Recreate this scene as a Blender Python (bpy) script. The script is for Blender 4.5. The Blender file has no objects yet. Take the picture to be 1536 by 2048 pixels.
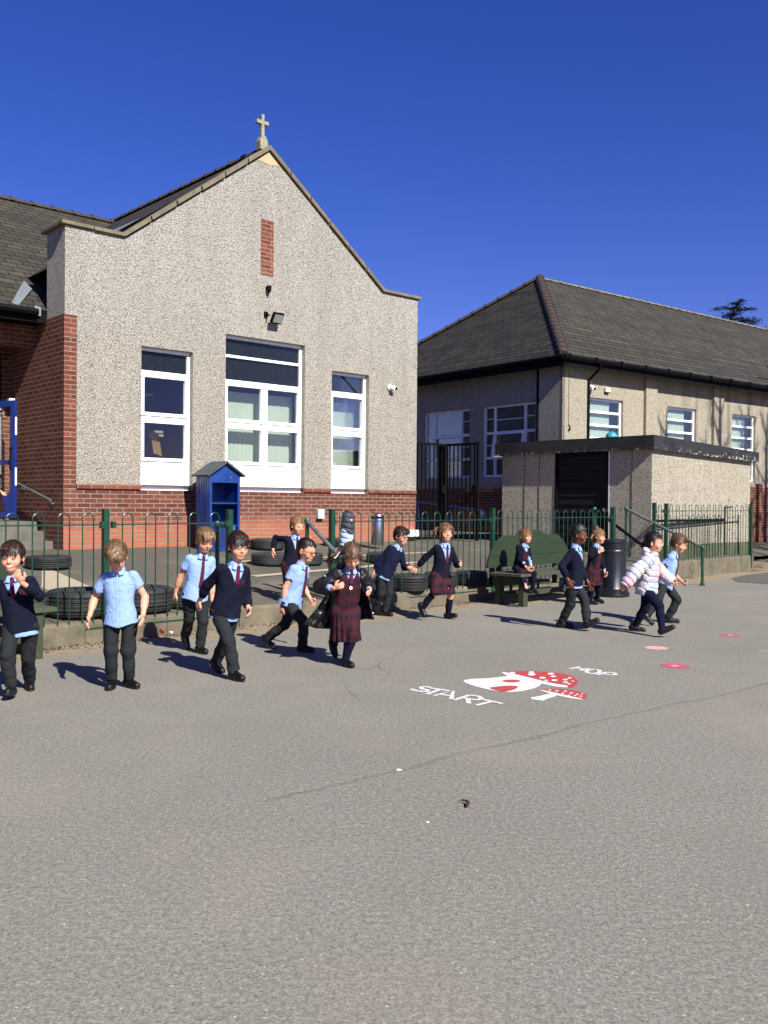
import bpy, bmesh, math, random, time
import numpy as np
from mathutils import Vector, Matrix
T0 = time.time()
sc = bpy.context.scene
COL = sc.collection
rnd = random.Random(7)
R = math.radians
# ------------------------------------------------------------------ camera model (photo measurements -> metres)
CF, CP, CR, CH = 1850., R(-.62), R(.45), 1.4
_f = np.array([0, math.cos(CP), math.sin(CP)]); _u = np.array([0, -math.sin(CP), math.cos(CP)]); _r = np.array([1., 0, 0])
RT = _r*math.cos(CR)+_u*math.sin(CR); UP = _u*math.cos(CR)-_r*math.sin(CR); FW = _f
C0 = np.array([0, 0, CH])
def ray(x, y): return RT*(x-768)/CF+UP*(1024-y)/CF+FW
def G(x, y, z=0.):
    d = ray(x, y); return C0+d*(z-CH)/d[2]
def AtY(x, y, Y):
    d = ray(x, y); return C0+d*Y/d[1]
camd = bpy.data.cameras.new('camera'); cam = bpy.data.objects.new('camera', camd); COL.objects.link(cam)
M = Matrix(((RT[0], UP[0], -FW[0], 0), (RT[1], UP[1], -FW[1], 0), (RT[2], UP[2], -FW[2], CH), (0, 0, 0, 1)))
cam.matrix_world = M
camd.sensor_fit = 'VERTICAL'; camd.sensor_height = 24; camd.lens = CF/2048*24
camd.clip_end = 2000; camd.clip_start = .05
sc.camera = cam
sc.view_settings.view_transform = 'Standard'; sc.view_settings.look = 'None'
sc.view_settings.exposure = 0.9; sc.view_settings.gamma = 1
# ------------------------------------------------------------------ materials
MATS = {}
def rgb(h):
    h = h.lstrip('#'); v = [int(h[i:i+2], 16)/255 for i in (0, 2, 4)]
    return tuple(c/12.92 if c <= .04045 else ((c+.055)/1.055)**2.4 for c in v)+(1,)
class NT:
    def __init__(s, name):
        s.m = bpy.data.materials.new(name); s.m.use_nodes = True; s.t = s.m.node_tree; s.t.nodes.clear()
        s.out = s.n('ShaderNodeOutputMaterial'); s.b = s.n('ShaderNodeBsdfPrincipled'); s.l(s.b.outputs[0], s.out.inputs[0])
    def n(s, ty, **k):
        nd = s.t.nodes.new(ty)
        for a, v in k.items():
            if a == 'i':
                for q, w in v.items(): nd.inputs[q].default_value = w
            else: setattr(nd, a, v)
        return nd
    def l(s, a, b): s.t.links.new(a, b)
    def coord(s, kind='Object', scale=(1, 1, 1), rot=(0, 0, 0), loc=(0, 0, 0)):
        tc = s.n('ShaderNodeTexCoord'); mp = s.n('ShaderNodeMapping')
        mp.inputs['Scale'].default_value = scale; mp.inputs['Rotation'].default_value = rot; mp.inputs['Location'].default_value = loc
        s.l(tc.outputs[kind], mp.inputs[0]); return mp.outputs[0]
    def noise(s, v, scale, detail=4, rough=.6, dist=0):
        nd = s.n('ShaderNodeTexNoise'); nd.inputs['Scale'].default_value = scale; nd.inputs['Detail'].default_value = detail
        nd.inputs['Roughness'].default_value = rough; nd.inputs['Distortion'].default_value = dist
        if v is not None: s.l(v, nd.inputs['Vector'])
        return nd.outputs['Fac']
    def ramp(s, f, stops, mode='LINEAR'):
        nd = s.n('ShaderNodeValToRGB'); cr = nd.color_ramp; cr.interpolation = mode
        while len(cr.elements) < len(stops): cr.elements.new(.5)
        for e, (p, c) in zip(cr.elements, stops):
            e.position = p; e.color = c if len(c) == 4 else tuple(c)+(1,)
        s.l(f, nd.inputs[0]); return nd.outputs[0]
    def g(s, f, lo, hi, a=0., b=1.):
        nd = s.n('ShaderNodeMapRange'); nd.inputs[1].default_value = lo; nd.inputs[2].default_value = hi
        nd.inputs[3].default_value = a; nd.inputs[4].default_value = b; s.l(f, nd.inputs[0]); return nd.outputs[0]
    def mix(s, f, a, b, bt='MIX'):
        nd = s.n('ShaderNodeMix', data_type='RGBA', blend_type=bt)
        for sock, v in ((nd.inputs[0], f), (nd.inputs[6], a), (nd.inputs[7], b)):
            if hasattr(v, 'links'): s.l(v, sock)
            else: sock.default_value = v
        return nd.outputs[2]
    def math(s, op, a, b=0.):
        nd = s.n('ShaderNodeMath', operation=op)
        for sock, v in ((nd.inputs[0], a), (nd.inputs[1], b)):
            if hasattr(v, 'links'): s.l(v, sock)
            else: sock.default_value = v
        return nd.outputs[0]
    def bump(s, h, dist=.01, st=.5, nrm=None):
        nd = s.n('ShaderNodeBump'); nd.inputs['Distance'].default_value = dist; nd.inputs['Strength'].default_value = st
        s.l(h, nd.inputs['Height'])
        if nrm is not None: s.l(nrm, nd.inputs['Normal'])
        s.l(nd.outputs[0], s.b.inputs['Normal']); return nd.outputs[0]
    def set(s, col=None, rough=None, metal=None, spec=None):
        for k, v in (('Base Color', col), ('Roughness', rough), ('Metallic', metal), ('Specular IOR Level', spec)):
            if v is None: continue
            if hasattr(v, 'links'): s.l(v, s.b.inputs[k])
            else: s.b.inputs[k].default_value = v
        return s.m
def simple(name, hexc, rough=.6, metal=0, var=.18, scale=12, bump=.0015, bs=160, spec=.4, lin=None, streak=None):
    """painted / solid material with broad tone variation, fine grain and bump"""
    t = NT(name); c = lin or rgb(hexc); v = t.coord('Object', scale=streak or (1, 1, 1))
    n1 = t.noise(v, scale, 5); n2 = t.noise(v, bs, 3)
    lo = tuple(x*(1-var) for x in c[:3])+(1,); hi = tuple(min(1, x*(1+var)) for x in c[:3])+(1,)
    cc = t.mix(t.g(n1, .3, .7), lo, hi)
    cc = t.mix(t.g(n2, .3, .7, 0, .35), cc, tuple(x*.72 for x in c[:3])+(1,))
    t.bump(n2, bump, .6)
    t.set(cc, t.g(n1, .3, .7, max(.02, rough-.1), min(1, rough+.1)), metal, spec); MATS[name] = t.m; return t.m
def attrmat(name, rough=.8, grain=.25, gs=400, bump=.0012, spec=.25, sss=0, stretch=(1, 1, 1), crease=0):
    t = NT(name); a = t.n('ShaderNodeVertexColor', layer_name='Col'); v = t.coord('Object', scale=stretch)
    n = t.noise(v, gs, 3); n2 = t.noise(v, gs*.08, 4)
    c = t.mix(t.g(n, .3, .7, 0, grain), a.outputs[0], (0, 0, 0, 1), 'MIX')
    c = t.mix(t.g(n2, .3, .7, 0, grain*.5), c, a.outputs[0], 'MULTIPLY')
    nb_ = t.bump(n, bump, .7)
    if crease:   # soft wrinkles: ridged, stretched noise
        c1 = t.noise(t.coord('Object', scale=(1, 1, .55)), crease, 3, .55, 1.4); c2 = t.noise(t.coord('Object', scale=(.7, 1, 1.3)), crease*.45, 2, .5, 2.)
        r1 = t.math('ABSOLUTE', t.math('SUBTRACT', c1, .5)); r2 = t.math('ABSOLUTE', t.math('SUBTRACT', c2, .5))
        t.bump(t.math('ADD', t.math('MINIMUM', r1, .12), t.math('MULTIPLY', t.math('MINIMUM', r2, .1), 1.6)), .022, .55, nb_)
    t.set(c, rough, 0, spec)
    if sss:
        t.b.inputs['Subsurface Weight'].default_value = sss; t.b.inputs['Subsurface Radius'].default_value = (.012, .005, .003)
        t.b.inputs['Subsurface Scale'].default_value = .6
    MATS[name] = t.m; return t.m
# ------------------------------------------------------------------ objects
def tag(o, label=None, cat=None, group=None, kind=None):
    if label: o['label'] = label
    if cat: o['category'] = cat
    if group: o['group'] = group
    if kind: o['kind'] = kind
    return o
def empty(name, loc=(0, 0, 0), rz=0, parent=None):
    o = bpy.data.objects.new(name, None); COL.objects.link(o); o.location = loc; o.rotation_euler = (0, 0, rz)
    o.empty_display_size = .1
    if parent: o.parent = parent
    return o
class MB:
    def __init__(s): s.v = []; s.f = []
    def poly(s, pts, faces):
        b = len(s.v); s.v += [tuple(map(float, p)) for p in pts]; s.f += [tuple(b+i for i in f) for f in faces]; return s
    def box(s, x0, x1, y0, y1, z0, z1):
        p = [(x0, y0, z0), (x1, y0, z0), (x1, y1, z0), (x0, y1, z0), (x0, y0, z1), (x1, y0, z1), (x1, y1, z1), (x0, y1, z1)]
        return s.poly(p, [(0, 3, 2, 1), (4, 5, 6, 7), (0, 1, 5, 4), (1, 2, 6, 5), (2, 3, 7, 6), (3, 0, 4, 7)])
    def obox(s, c, ax, ay, az):
        """oriented box: centre and three half-axis vectors"""
        c, ax, ay, az = map(np.array, (c, ax, ay, az)); p = []
        for k in (-1, 1):
            for (i, j) in ((-1, -1), (1, -1), (1, 1), (-1, 1)): p.append(c+ax*i+ay*j+az*k)
        return s.poly(p, [(0, 3, 2, 1), (4, 5, 6, 7), (0, 1, 5, 4), (1, 2, 6, 5), (2, 3, 7, 6), (3, 0, 4, 7)])
    def prism(s, prof, y0, y1, ax='y'):
        """profile of (x,z) extruded in y (or (y,z) extruded in x, or (x,y) extruded in z); counter-clockwise seen from -y"""
        n = len(prof)
        def mk(a, b, t): return (a, t, b) if ax == 'y' else ((t, a, b) if ax == 'x' else (a, b, t))
        p = [mk(a, b, y0) for a, b in prof]+[mk(a, b, y1) for a, b in prof]
        fs = [tuple(range(n)), tuple(range(2*n-1, n-1, -1))]
        for i in range(n): j = (i+1) % n; fs.append((i, i+n, j+n, j))
        return s.poly(p, fs)
    def tube(s, pts, r, seg=8, caps=True, taper=None):
        pts = [np.array(p, float) for p in pts]; n = len(pts); rings = []
        prev = None
        for i, p in enumerate(pts):
            d = (pts[min(i+1, n-1)]-pts[max(i-1, 0)]); d = d/(np.linalg.norm(d)+1e-9)
            if prev is None:
                a = np.cross(d, (0, 0, 1)) if abs(d[2]) < .9 else np.cross(d, (1, 0, 0))
            else: a = prev-d*np.dot(prev, d)
            a = a/np.linalg.norm(a); prev = a; b = np.cross(d, a)
            rr = r if taper is None else taper[i]
            rings.append([p+(a*math.cos(t)+b*math.sin(t))*rr for t in [2*math.pi*k/seg for k in range(seg)]])
        base = len(s.v); s.v += [tuple(q) for rg in rings for q in rg]
        for i in range(n-1):
            for k in range(seg):
                k2 = (k+1) % seg; s.f.append((base+i*seg+k, base+i*seg+k2, base+(i+1)*seg+k2, base+(i+1)*seg+k))
        if caps:
            s.f.append(tuple(base+k for k in range(seg-1, -1, -1))); s.f.append(tuple(base+(n-1)*seg+k for k in range(seg)))
        return s
    def lathe(s, prof, seg=24, c=(0, 0, 0)):
        base = len(s.v); n = len(prof)
        for (r, z) in prof:
            for k in range(seg):
                t = 2*math.pi*k/seg; s.v.append((c[0]+r*math.cos(t), c[1]+r*math.sin(t), c[2]+z))
        for i in range(n-1):
            for k in range(seg):
                k2 = (k+1) % seg; s.f.append((base+i*seg+k, base+i*seg+k2, base+(i+1)*seg+k2, base+(i+1)*seg+k))
        return s
    def build(s, name, mat, parent=None, smooth=False, bevel=0, loc=None, rz=None, angle=35):
        me = bpy.data.meshes.new(name); me.from_pydata(s.v, [], s.f)
        bm = bmesh.new(); bm.from_mesh(me); bmesh.ops.recalc_face_normals(bm, faces=bm.faces); bm.to_mesh(me); bm.free(); me.update()
        uv = me.uv_layers.new(name='UV')
        co = np.array([v.co for v in me.vertices])
        for p in me.polygons:
            n = np.array(p.normal); h = math.hypot(n[0], n[1])
            if h < .05: t = np.array([1., 0, 0]); b = np.array([0, 1., 0])
            else:
                t = np.array([-n[1], n[0], 0])/h; b = np.cross(n, t)
            for li in p.loop_indices:
                q = co[me.loops[li].vertex_index]; uv.data[li].uv = (float(q@t), float(q@b))
        if isinstance(mat, str): mat = MATS[mat]
        me.materials.append(mat)
        if smooth:
            me.polygons.foreach_set('use_smooth', [True]*len(me.polygons))
            try: me.set_sharp_from_angle(angle=R(angle))
            except Exception: pass
        o = bpy.data.objects.new(name, me); COL.objects.link(o)
        if parent: o.parent = parent
        if loc is not None: o.location = loc
        if rz is not None: o.rotation_euler = (0, 0, rz)
        if bevel:
            m = o.modifiers.new('bevel', 'BEVEL'); m.width = bevel; m.segments = 2; m.limit_method = 'ANGLE'; m.angle_limit = R(40)
            m.harden_normals = False
        return o
def copy_tree(o, parent=None):
    c = o.copy(); COL.objects.link(c)
    if parent: c.parent = parent
    for ch in list(o.children): copy_tree(ch, c)
    return c
# ================================================================== LIGHT AND SKY
SUN_EL, SUN_AZ = 38.5, 144.8
w = bpy.data.worlds.new('World'); sc.world = w; w.use_nodes = True
wt = w.node_tree; bg = wt.nodes['Background']
sky = wt.nodes.new('ShaderNodeTexSky'); sky.sky_type = 'NISHITA'; sky.sun_disc = False
sky.sun_elevation = R(SUN_EL); sky.sun_rotation = R(SUN_AZ); sky.air_density = 1.0; sky.dust_density = .35; sky.ozone_density = 4.5
hs = wt.nodes.new('ShaderNodeHueSaturation'); hs.inputs['Saturation'].default_value = 1.27; hs.inputs['Hue'].default_value = .512
gm = wt.nodes.new('ShaderNodeGamma'); gm.inputs[1].default_value = 1.0
wt.links.new(sky.outputs[0], hs.inputs['Color']); wt.links.new(hs.outputs[0], gm.inputs[0]); tn = wt.nodes.new('ShaderNodeMix'); tn.data_type = 'RGBA'; tn.blend_type = 'MULTIPLY'; tn.inputs[0].default_value = 1; tn.inputs[7].default_value = (.96, .75, 1.2, 1); wt.links.new(gm.outputs[0], tn.inputs[6]); wt.links.new(tn.outputs[2], bg.inputs[0]); bg.inputs[1].default_value = .056
sund = bpy.data.lights.new('sun', 'SUN'); sun = bpy.data.objects.new('sun', sund); COL.objects.link(sun)
sund.energy = 5.0; sund.angle = R(.5); sund.color = (1, .972, .90)
sv = Vector((math.sin(R(SUN_AZ))*math.cos(R(SUN_EL)), math.cos(R(SUN_AZ))*math.cos(R(SUN_EL)), math.sin(R(SUN_EL))))
sun.rotation_euler = sv.to_track_quat('Z', 'Y').to_euler(); sun.location = (6, -8, 12)

# ================================================================== SURFACE MATERIALS
def m_pebble(name, a, b, c, scale=34, stain_shade=0., low=.08):
    """pebbledash render: pale chippings with dark gaps"""
    t = NT(name); v = t.coord('UV', scale=(1, 1, 1))
    vo = t.n('ShaderNodeTexVoronoi'); vo.inputs['Scale'].default_value = scale*1.25; vo.inputs['Randomness'].default_value = 1
    wn = t.n('ShaderNodeTexNoise'); wn.inputs['Scale'].default_value = 60; wn.inputs['Detail'].default_value = 2; t.l(v, wn.inputs['Vector'])
    vm = t.n('ShaderNodeVectorMath', operation='MULTIPLY_ADD'); t.l(wn.outputs['Color'], vm.inputs[0]); vm.inputs[1].default_value = (.03, .03, .03); t.l(v, vm.inputs[2])
    t.l(vm.outputs[0], vo.inputs['Vector'])
    n1 = t.noise(v, scale, 3, .7, .6); n3 = t.noise(v, .7, 4)
    spk = t.g(n1, .33, .52)
    cc = t.ramp(spk, [(0, c), (.42, b), (1, a)])
    sep = t.n('ShaderNodeSeparateColor'); t.l(vo.outputs['Color'], sep.inputs[0])
    cc = t.mix(t.g(sep.outputs[0], .0, 1, 0, .5), cc, b)
    cc = t.mix(t.g(sep.outputs[1], .8, .82, 0, .75), cc, c)
    cc = t.mix(t.g(n3, .35, .7, 0, .22), cc, tuple(x*.72 for x in b[:3])+(1,))
    spz = t.n('ShaderNodeSeparateXYZ'); t.l(v, spz.inputs[0]); cc = t.mix(t.g(t.math('ADD', spz.outputs[1], n3), 3.2, 6.2, low, 0), cc, (.96, .91, .80, 1), 'MULTIPLY')
    if stain_shade:
        v2 = t.coord('UV', scale=(1.6, .16, 1)); s1 = t.noise(v2, 1.5, 5, .65); v3 = t.coord('UV', scale=(6, .5, 1)); s2 = t.noise(v3, 1.2, 4)
        sep2 = t.n('ShaderNodeSeparateXYZ'); t.l(t.coord('UV'), sep2.inputs[0])
        k = t.math('MULTIPLY', t.g(s1, .44, .58, 0, stain_shade), t.g(s2, .25, .6, .35, 1)); k = t.math('MULTIPLY', k, t.g(sep2.outputs[0], stain_shade_x0[0], stain_shade_x0[1]))
        cc = t.mix(k, cc, rgb('#4a4440'))
    h = t.math('ADD', t.math('MULTIPLY', vo.outputs['Distance'], -1.2), spk)
    t.bump(h, .018, .9); t.set(cc, .93, 0, .2); MATS[name] = t.m
stain_shade_x0 = (-99, -98)
m_pebble('pebbledash', rgb('#d2cdc3'), rgb('#b3ab9e'), rgb('#686459'), 60, .10, .55)
stain_shade_x0 = (3.6, 5.6)
m_pebble('pebbledash_streaked', rgb('#cfc6b0'), rgb('#b0a690'), rgb('#676155'), 54, .4)  # vertical streaks: damp, plus tree-trunk shade painted into the colour
m_pebble('pebbledash_shed', rgb('#d6cdb9'), rgb('#b3a996'), rgb('#625c50'), 54)
def m_brick(name, c1, c2, mort, orange=True, sc_=1.):
    t = NT(name); v = t.coord('UV')
    wob = t.n('ShaderNodeTexNoise'); wob.inputs['Scale'].default_value = 9; t.l(v, wob.inputs['Vector'])
    vm = t.n('ShaderNodeVectorMath', operation='MULTIPLY_ADD'); t.l(wob.outputs['Color'], vm.inputs[0]); vm.inputs[1].default_value = (.008, .008, 0); t.l(v, vm.inputs[2])
    br = t.n('ShaderNodeTexBrick', offset=.5, squash=1.0)
    for k, q in (('Scale', 1), ('Mortar Size', .0085), ('Mortar Smooth', .2), ('Bias', 0), ('Brick Width', .225*sc_), ('Row Height', .075)): br.inputs[k].default_value = q
    br.inputs['Color1'].default_value = c1; br.inputs['Color2'].default_value = c2; br.inputs['Mortar'].default_value = mort
    t.l(vm.outputs[0], br.inputs['Vector'])
    n = t.noise(v, 3, 5); n2 = t.noise(v, 55, 3)
    cc = t.mix(t.g(n, .35, .7, 0, .5), br.outputs[0], tuple(x*.62 for x in c1[:3])+(1,))
    cc = t.mix(t.g(n2, .3, .75, 0, .4), cc, tuple(x*.55 for x in c2[:3])+(1,))
    if orange:   # lime-washed, sun-bleached lower courses and pale patches of old render
        sp = t.n('ShaderNodeSeparateXYZ'); t.l(v, sp.inputs[0])
        lowf = t.math('MULTIPLY', t.g(t.math('ADD', sp.outputs[1], t.math('MULTIPLY', t.noise(v, 1.2, 4), .5)), 1.15, 1.42, 1, 0), .6)
        of = t.math('MULTIPLY', lowf, t.math('SUBTRACT', 1., br.outputs['Fac']))
        cc = t.mix(of, cc, rgb('#b06a4c'))
        pn = t.noise(v, 2.6, 6, .75, .8); cc = t.mix(t.g(pn, .66, .70, 0, .75), cc, rgb('#c2b39a'))
    h = t.math('SUBTRACT', t.math('MULTIPLY', n2, .35), t.math('MULTIPLY', br.outputs['Fac'], 1.))
    t.bump(h, .008, .9); t.set(cc, .88, 0, .25); MATS[name] = t.m
m_brick('brick_plinth', rgb('#774435'), rgb('#502c23'), rgb('#98897a'))
m_brick('brick_quoin', rgb('#8f4e3b'), rgb('#5c3126'), rgb('#9a8675'), False)
m_brick('brick_side', rgb('#804735'), rgb('#532c22'), rgb('#998676'), False)
def m_slate(name, c1, c2, lich, wv=.28, rh=.2, moss=.3, mo=.015):
    t = NT(name); v = t.coord('UV'); br = t.n('ShaderNodeTexBrick', offset=.5)
    wob = t.n('ShaderNodeTexNoise'); wob.inputs['Scale'].default_value = 7; t.l(v, wob.inputs['Vector'])
    vm = t.n('ShaderNodeVectorMath', operation='MULTIPLY_ADD'); t.l(wob.outputs['Color'], vm.inputs[0]); vm.inputs[1].default_value = (.03, .02, 0); t.l(v, vm.inputs[2])
    for k, q in (('Scale', 1), ('Mortar Size', mo), ('Mortar Smooth', .5), ('Bias', -.1), ('Brick Width', wv), ('Row Height', rh)): br.inputs[k].default_value = q
    br.inputs['Color1'].default_value = c1; br.inputs['Color2'].default_value = c2; br.inputs['Mortar'].default_value = (.012, .011, .01, 1)
    t.l(vm.outputs[0], br.inputs['Vector'])
    spr = t.n('ShaderNodeSeparateXYZ'); t.l(vm.outputs[0], spr.inputs[0]); wnr = t.n('ShaderNodeTexWhiteNoise', noise_dimensions='1D'); t.l(t.math('FLOOR', t.math('DIVIDE', spr.outputs[1], rh)), wnr.inputs['W'])
    n = t.noise(v, 1.6, 6, .7); n2 = t.noise(t.coord('UV', scale=(1, 3, 1)), 14, 4, .7); n4 = t.noise(v, 5, 5, .8, 1)
    cc = t.mix(t.g(n2, .35, .7, 0, .65), br.outputs[0], tuple(x*.45 for x in c2[:3])+(1,))
    cc = t.mix(t.g(n, .45, .75, 0, moss), cc, lich)
    cc = t.mix(t.g(n4, .66, .74, 0, .6), cc, rgb('#8f8c80'))
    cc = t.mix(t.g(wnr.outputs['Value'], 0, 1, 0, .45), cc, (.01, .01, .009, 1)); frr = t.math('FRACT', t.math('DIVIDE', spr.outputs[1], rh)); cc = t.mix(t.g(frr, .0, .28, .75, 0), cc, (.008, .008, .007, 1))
    # each course lies a little proud of the one above: sawtooth height along the slope
    sp = t.n('ShaderNodeSeparateXYZ'); t.l(vm.outputs[0], sp.inputs[0])
    fr = t.math('FRACT', t.math('DIVIDE', sp.outputs[1], rh))
    h = t.math('SUBTRACT', t.math('ADD', t.math('MULTIPLY', fr, -1.), t.math('MULTIPLY', n2, .3)), t.math('MULTIPLY', br.outputs['Fac'], .6))
    t.bump(h, .03, 1); t.set(cc, .72, 0, .3); MATS[name] = t.m
m_slate('slate_roof', rgb('#484336'), rgb('#332f27'), rgb('#5c5743'), .3, .22)
m_slate('slate_hip', rgb('#443f34'), rgb('#2d2a23'), rgb('#5a5543'), .26, .17, .4, .022)
# ridge and hip tiles
simple('ridge_tile', '#3a302a', .85, var=.3, scale=9)
simple('coping_stone', '#6d6450', .95, var=.35, scale=5, bs=40, bump=.006)
simple('old_stone', '#8c8870', .95, var=.35, scale=14, bs=60, bump=.006)
simple('apex_stone', '#aa9a78', .9, var=.12, scale=8, bs=60)
simple('upvc', '#f2f3f4', .25, var=.02, bump=.0002, spec=.5)
simple('upvc_panel', '#f6f6f4', .3, var=.02, scale=4, bump=.0002)
simple('lead', '#74797b', .55, var=.2, scale=20, metal=.2)
simple('door_boards', '#17171a', .75, var=.3, scale=10, spec=.15, streak=(1, .3, 1)); simple('black_paint', '#09090a', .7, var=.35, scale=14, spec=.12)
simple('black_gutter', '#060607', .6, var=.3, spec=.1); simple('ridge_grey', '#6a665a', .95, var=.45, scale=6)
simple('green_paint', '#103a2a', .35, var=.25, scale=9, spec=.5)
simple('green_rail', '#1a4534', .4, var=.35, scale=22, spec=.5)
simple('worn_pipe', '#6c7672', .42, metal=.5, var=.35, scale=18)
simple('blue_paint', '#0f3578', .42, var=.2, scale=6, spec=.5)
simple('blue_dark', '#12245e', .6, var=.25, scale=6)
simple('door_blue', '#132c70', .35, var=.15, scale=5, spec=.5)
simple('felt_roof', '#40454a', .9, var=.3, scale=15)
simple('steel', '#a9adb0', .25, metal=1, var=.12, scale=4, streak=(1, 1, .1), bump=.0004)
simple('grey_plastic', '#c2c8c8', .5, var=.05)
simple('cream_plastic', '#d8d2bd', .5, var=.08)
simple('white_plastic', '#eceeee', .35, var=.03)
simple('dark_lens', '#0a0a0c', .1, var=.05, spec=.8)
simple('lamp_glass', '#8d918c', .25, var=.1, spec=.6)
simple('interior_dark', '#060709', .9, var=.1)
simple('interior_sky_reflect', '#1a2f92', .9, var=.3); simple('interior_pale', '#8c8874', .9, var=.1)  # blue lining stands in for sky reflected in the left window
simple('interior_board', '#7a5a35', .8, var=.2)
simple('turquoise_ball', '#2e8f9c', .35, var=.25, scale=9)
simple('concrete', '#625b4b', .95, var=.42, scale=5, bs=60, bump=.008)
simple('moss_concrete', '#4d5038', .95, var=.5, scale=4, bs=50, bump=.01); simple('step_concrete', '#5f5c53', .95, var=.28, scale=5, bs=80, bump=.006)
simple('bin_plastic', '#15171a', .33, var=.2, scale=8, spec=.55, streak=(1, 1, .2))
simple('bench_green', '#1f2e1a', .8, var=.22, scale=7, streak=(1, 1, 5), bs=70, bump=.003)
simple('bench_top', '#3f4533', .85, var=.3, scale=9, streak=(1, 6, 1), bs=70, bump=.003)
simple('bench_grey', '#343a26', .85, var=.35, scale=8, bs=70, bump=.003)
simple('sock_white', '#cfd3d6', .9)
simple('litter_red', '#b53730', .6, var=.2); simple('litter_white', '#d8d6d0', .7, var=.1)
simple('leaf_brown', '#3a2a1e', .9, var=.4, scale=40)
simple('hedge_leaf', '#2c3a20', .9, var=.4, scale=3); simple('stone_pale', '#c9c4b8', .9, var=.15)
def m_tyre():
    t = NT('rubber'); v = t.coord('Object')
    n = t.noise(v, 9, 5); n2 = t.noise(v, 120, 3)
    sp = t.n('ShaderNodeSeparateXYZ'); t.l(v, sp.inputs[0])
    wv = t.n('ShaderNodeTexWave', wave_type='BANDS', bands_direction='Z'); wv.inputs['Scale'].default_value = 9.5; t.l(v, wv.inputs['Vector'])
    ang = t.math('ARCTAN2', sp.outputs[1], sp.outputs[0]); tr = t.math('FRACT', t.math('MULTIPLY', ang, 11.)); trm = t.g(tr, .0, .12, 1, 0)
    cc = t.mix(t.g(n, .35, .7), rgb('#17181a'), rgb('#303130')); cc = t.mix(t.g(n2, .5, .8, 0, .3), cc, rgb('#55524c'))
    h = t.math('SUBTRACT', t.math('ADD', t.g(wv.outputs['Fac'], .2, .6), t.math('MULTIPLY', n2, .2)), t.math('MULTIPLY', trm, .5))
    t.bump(h, .012, .8); t.set(cc, .62, 0, .45); MATS['rubber'] = t.m
m_tyre()
def m_glass(nm='glass', fac=.3):
    t = NT(nm); t.t.nodes.remove(t.b)
    fr = t.n('ShaderNodeFresnel', i={'IOR': 1.55}); tr = t.n('ShaderNodeBsdfTransparent', i={'Color': (.93, .96, .95, 1)})
    gl = t.n('ShaderNodeBsdfGlossy', i={'Color': (1, 1, 1, 1), 'Roughness': .01}); mx = t.n('ShaderNodeMixShader')
    nz = t.noise(t.coord('Object'), 1.3, 2); bp = t.n('ShaderNodeBump', i={'Distance': .01, 'Strength': .12}); t.l(nz, bp.inputs['Height']); t.l(bp.outputs[0], gl.inputs['Normal'])
    t.l(t.math('MULTIPLY', fr.outputs[0], fac), mx.inputs[0]); t.l(tr.outputs[0], mx.inputs[1]); t.l(gl.outputs[0], mx.inputs[2]); t.l(mx.outputs[0], t.out.inputs[0]); MATS[nm] = t.m
m_glass(); m_glass('glass_sky', .8)
def m_blind(name, c, w_=.09):
    t = NT(name); v = t.coord('Object'); sp = t.n('ShaderNodeSeparateXYZ'); t.l(v, sp.inputs[0])
    fr = t.math('FRACT', t.math('DIVIDE', sp.outputs[0], w_)); e = t.g(fr, .0, .07, 1, 0)
    cc = t.mix(e, c, tuple(x*.45 for x in c[:3])+(1,)); n = t.noise(t.coord('Object', scale=(8, 8, .4)), 2, 3)
    cc = t.mix(t.g(n, .3, .7, 0, .25), cc, tuple(x*.7 for x in c[:3])+(1,)); t.bump(fr, .012, .6); t.set(cc, .85); MATS[name] = t.m
m_blind('blind_green', rgb('#b0b7a6')); m_blind('blind_dark', rgb('#4f574b'), .3); m_blind('blind_grey', rgb('#a9b3a0'), .12)
# ---- asphalt, with fence-aligned dust band, crack lines and stains that belong to the ground itself
FO = np.array([-3.183, 8.711, 0.]); FA = R(45.13); FD = np.array([math.sin(FA), math.cos(FA), 0]); FN = np.array([-math.cos(FA), math.sin(FA), 0])
def FP(s, t, z=0.): return FO+FD*s+FN*t+np.array([0, 0, z])
def seam_mask(t, v, a, b, wob, wid, wamp=.25, ws=1.2):
    """1 on a wobbling line through ground points a-b"""
    dx, dy = b[0]-a[0], b[1]-a[1]; L = math.hypot(dx, dy); nx, ny = -dy/L, dx/L
    vm = t.n('ShaderNodeVectorMath', operation='DOT_PRODUCT'); t.l(v, vm.inputs[0]); vm.inputs[1].default_value = (nx, ny, 0)
    d = t.math('ADD', vm.outputs['Value'], -(a[0]*nx+a[1]*ny)); n = t.noise(v, ws, 6, .6)
    d = t.math('ADD', d, t.math('MULTIPLY', t.math('SUBTRACT', n, .5), wob)); ad = t.math('ABSOLUTE', d)
    vm2 = t.n('ShaderNodeVectorMath', operation='DOT_PRODUCT'); t.l(v, vm2.inputs[0]); vm2.inputs[1].default_value = (dx/L, dy/L, 0)
    u = t.math('ADD', vm2.outputs['Value'], -(a[0]*dx+a[1]*dy)/L)
    m = t.math('MULTIPLY', t.g(ad, wid*.35, wid, 1, 0), t.math('MULTIPLY', t.g(u, -.2, .0), t.g(u, L, L+.2, 1, 0)))
    return m, d
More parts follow.
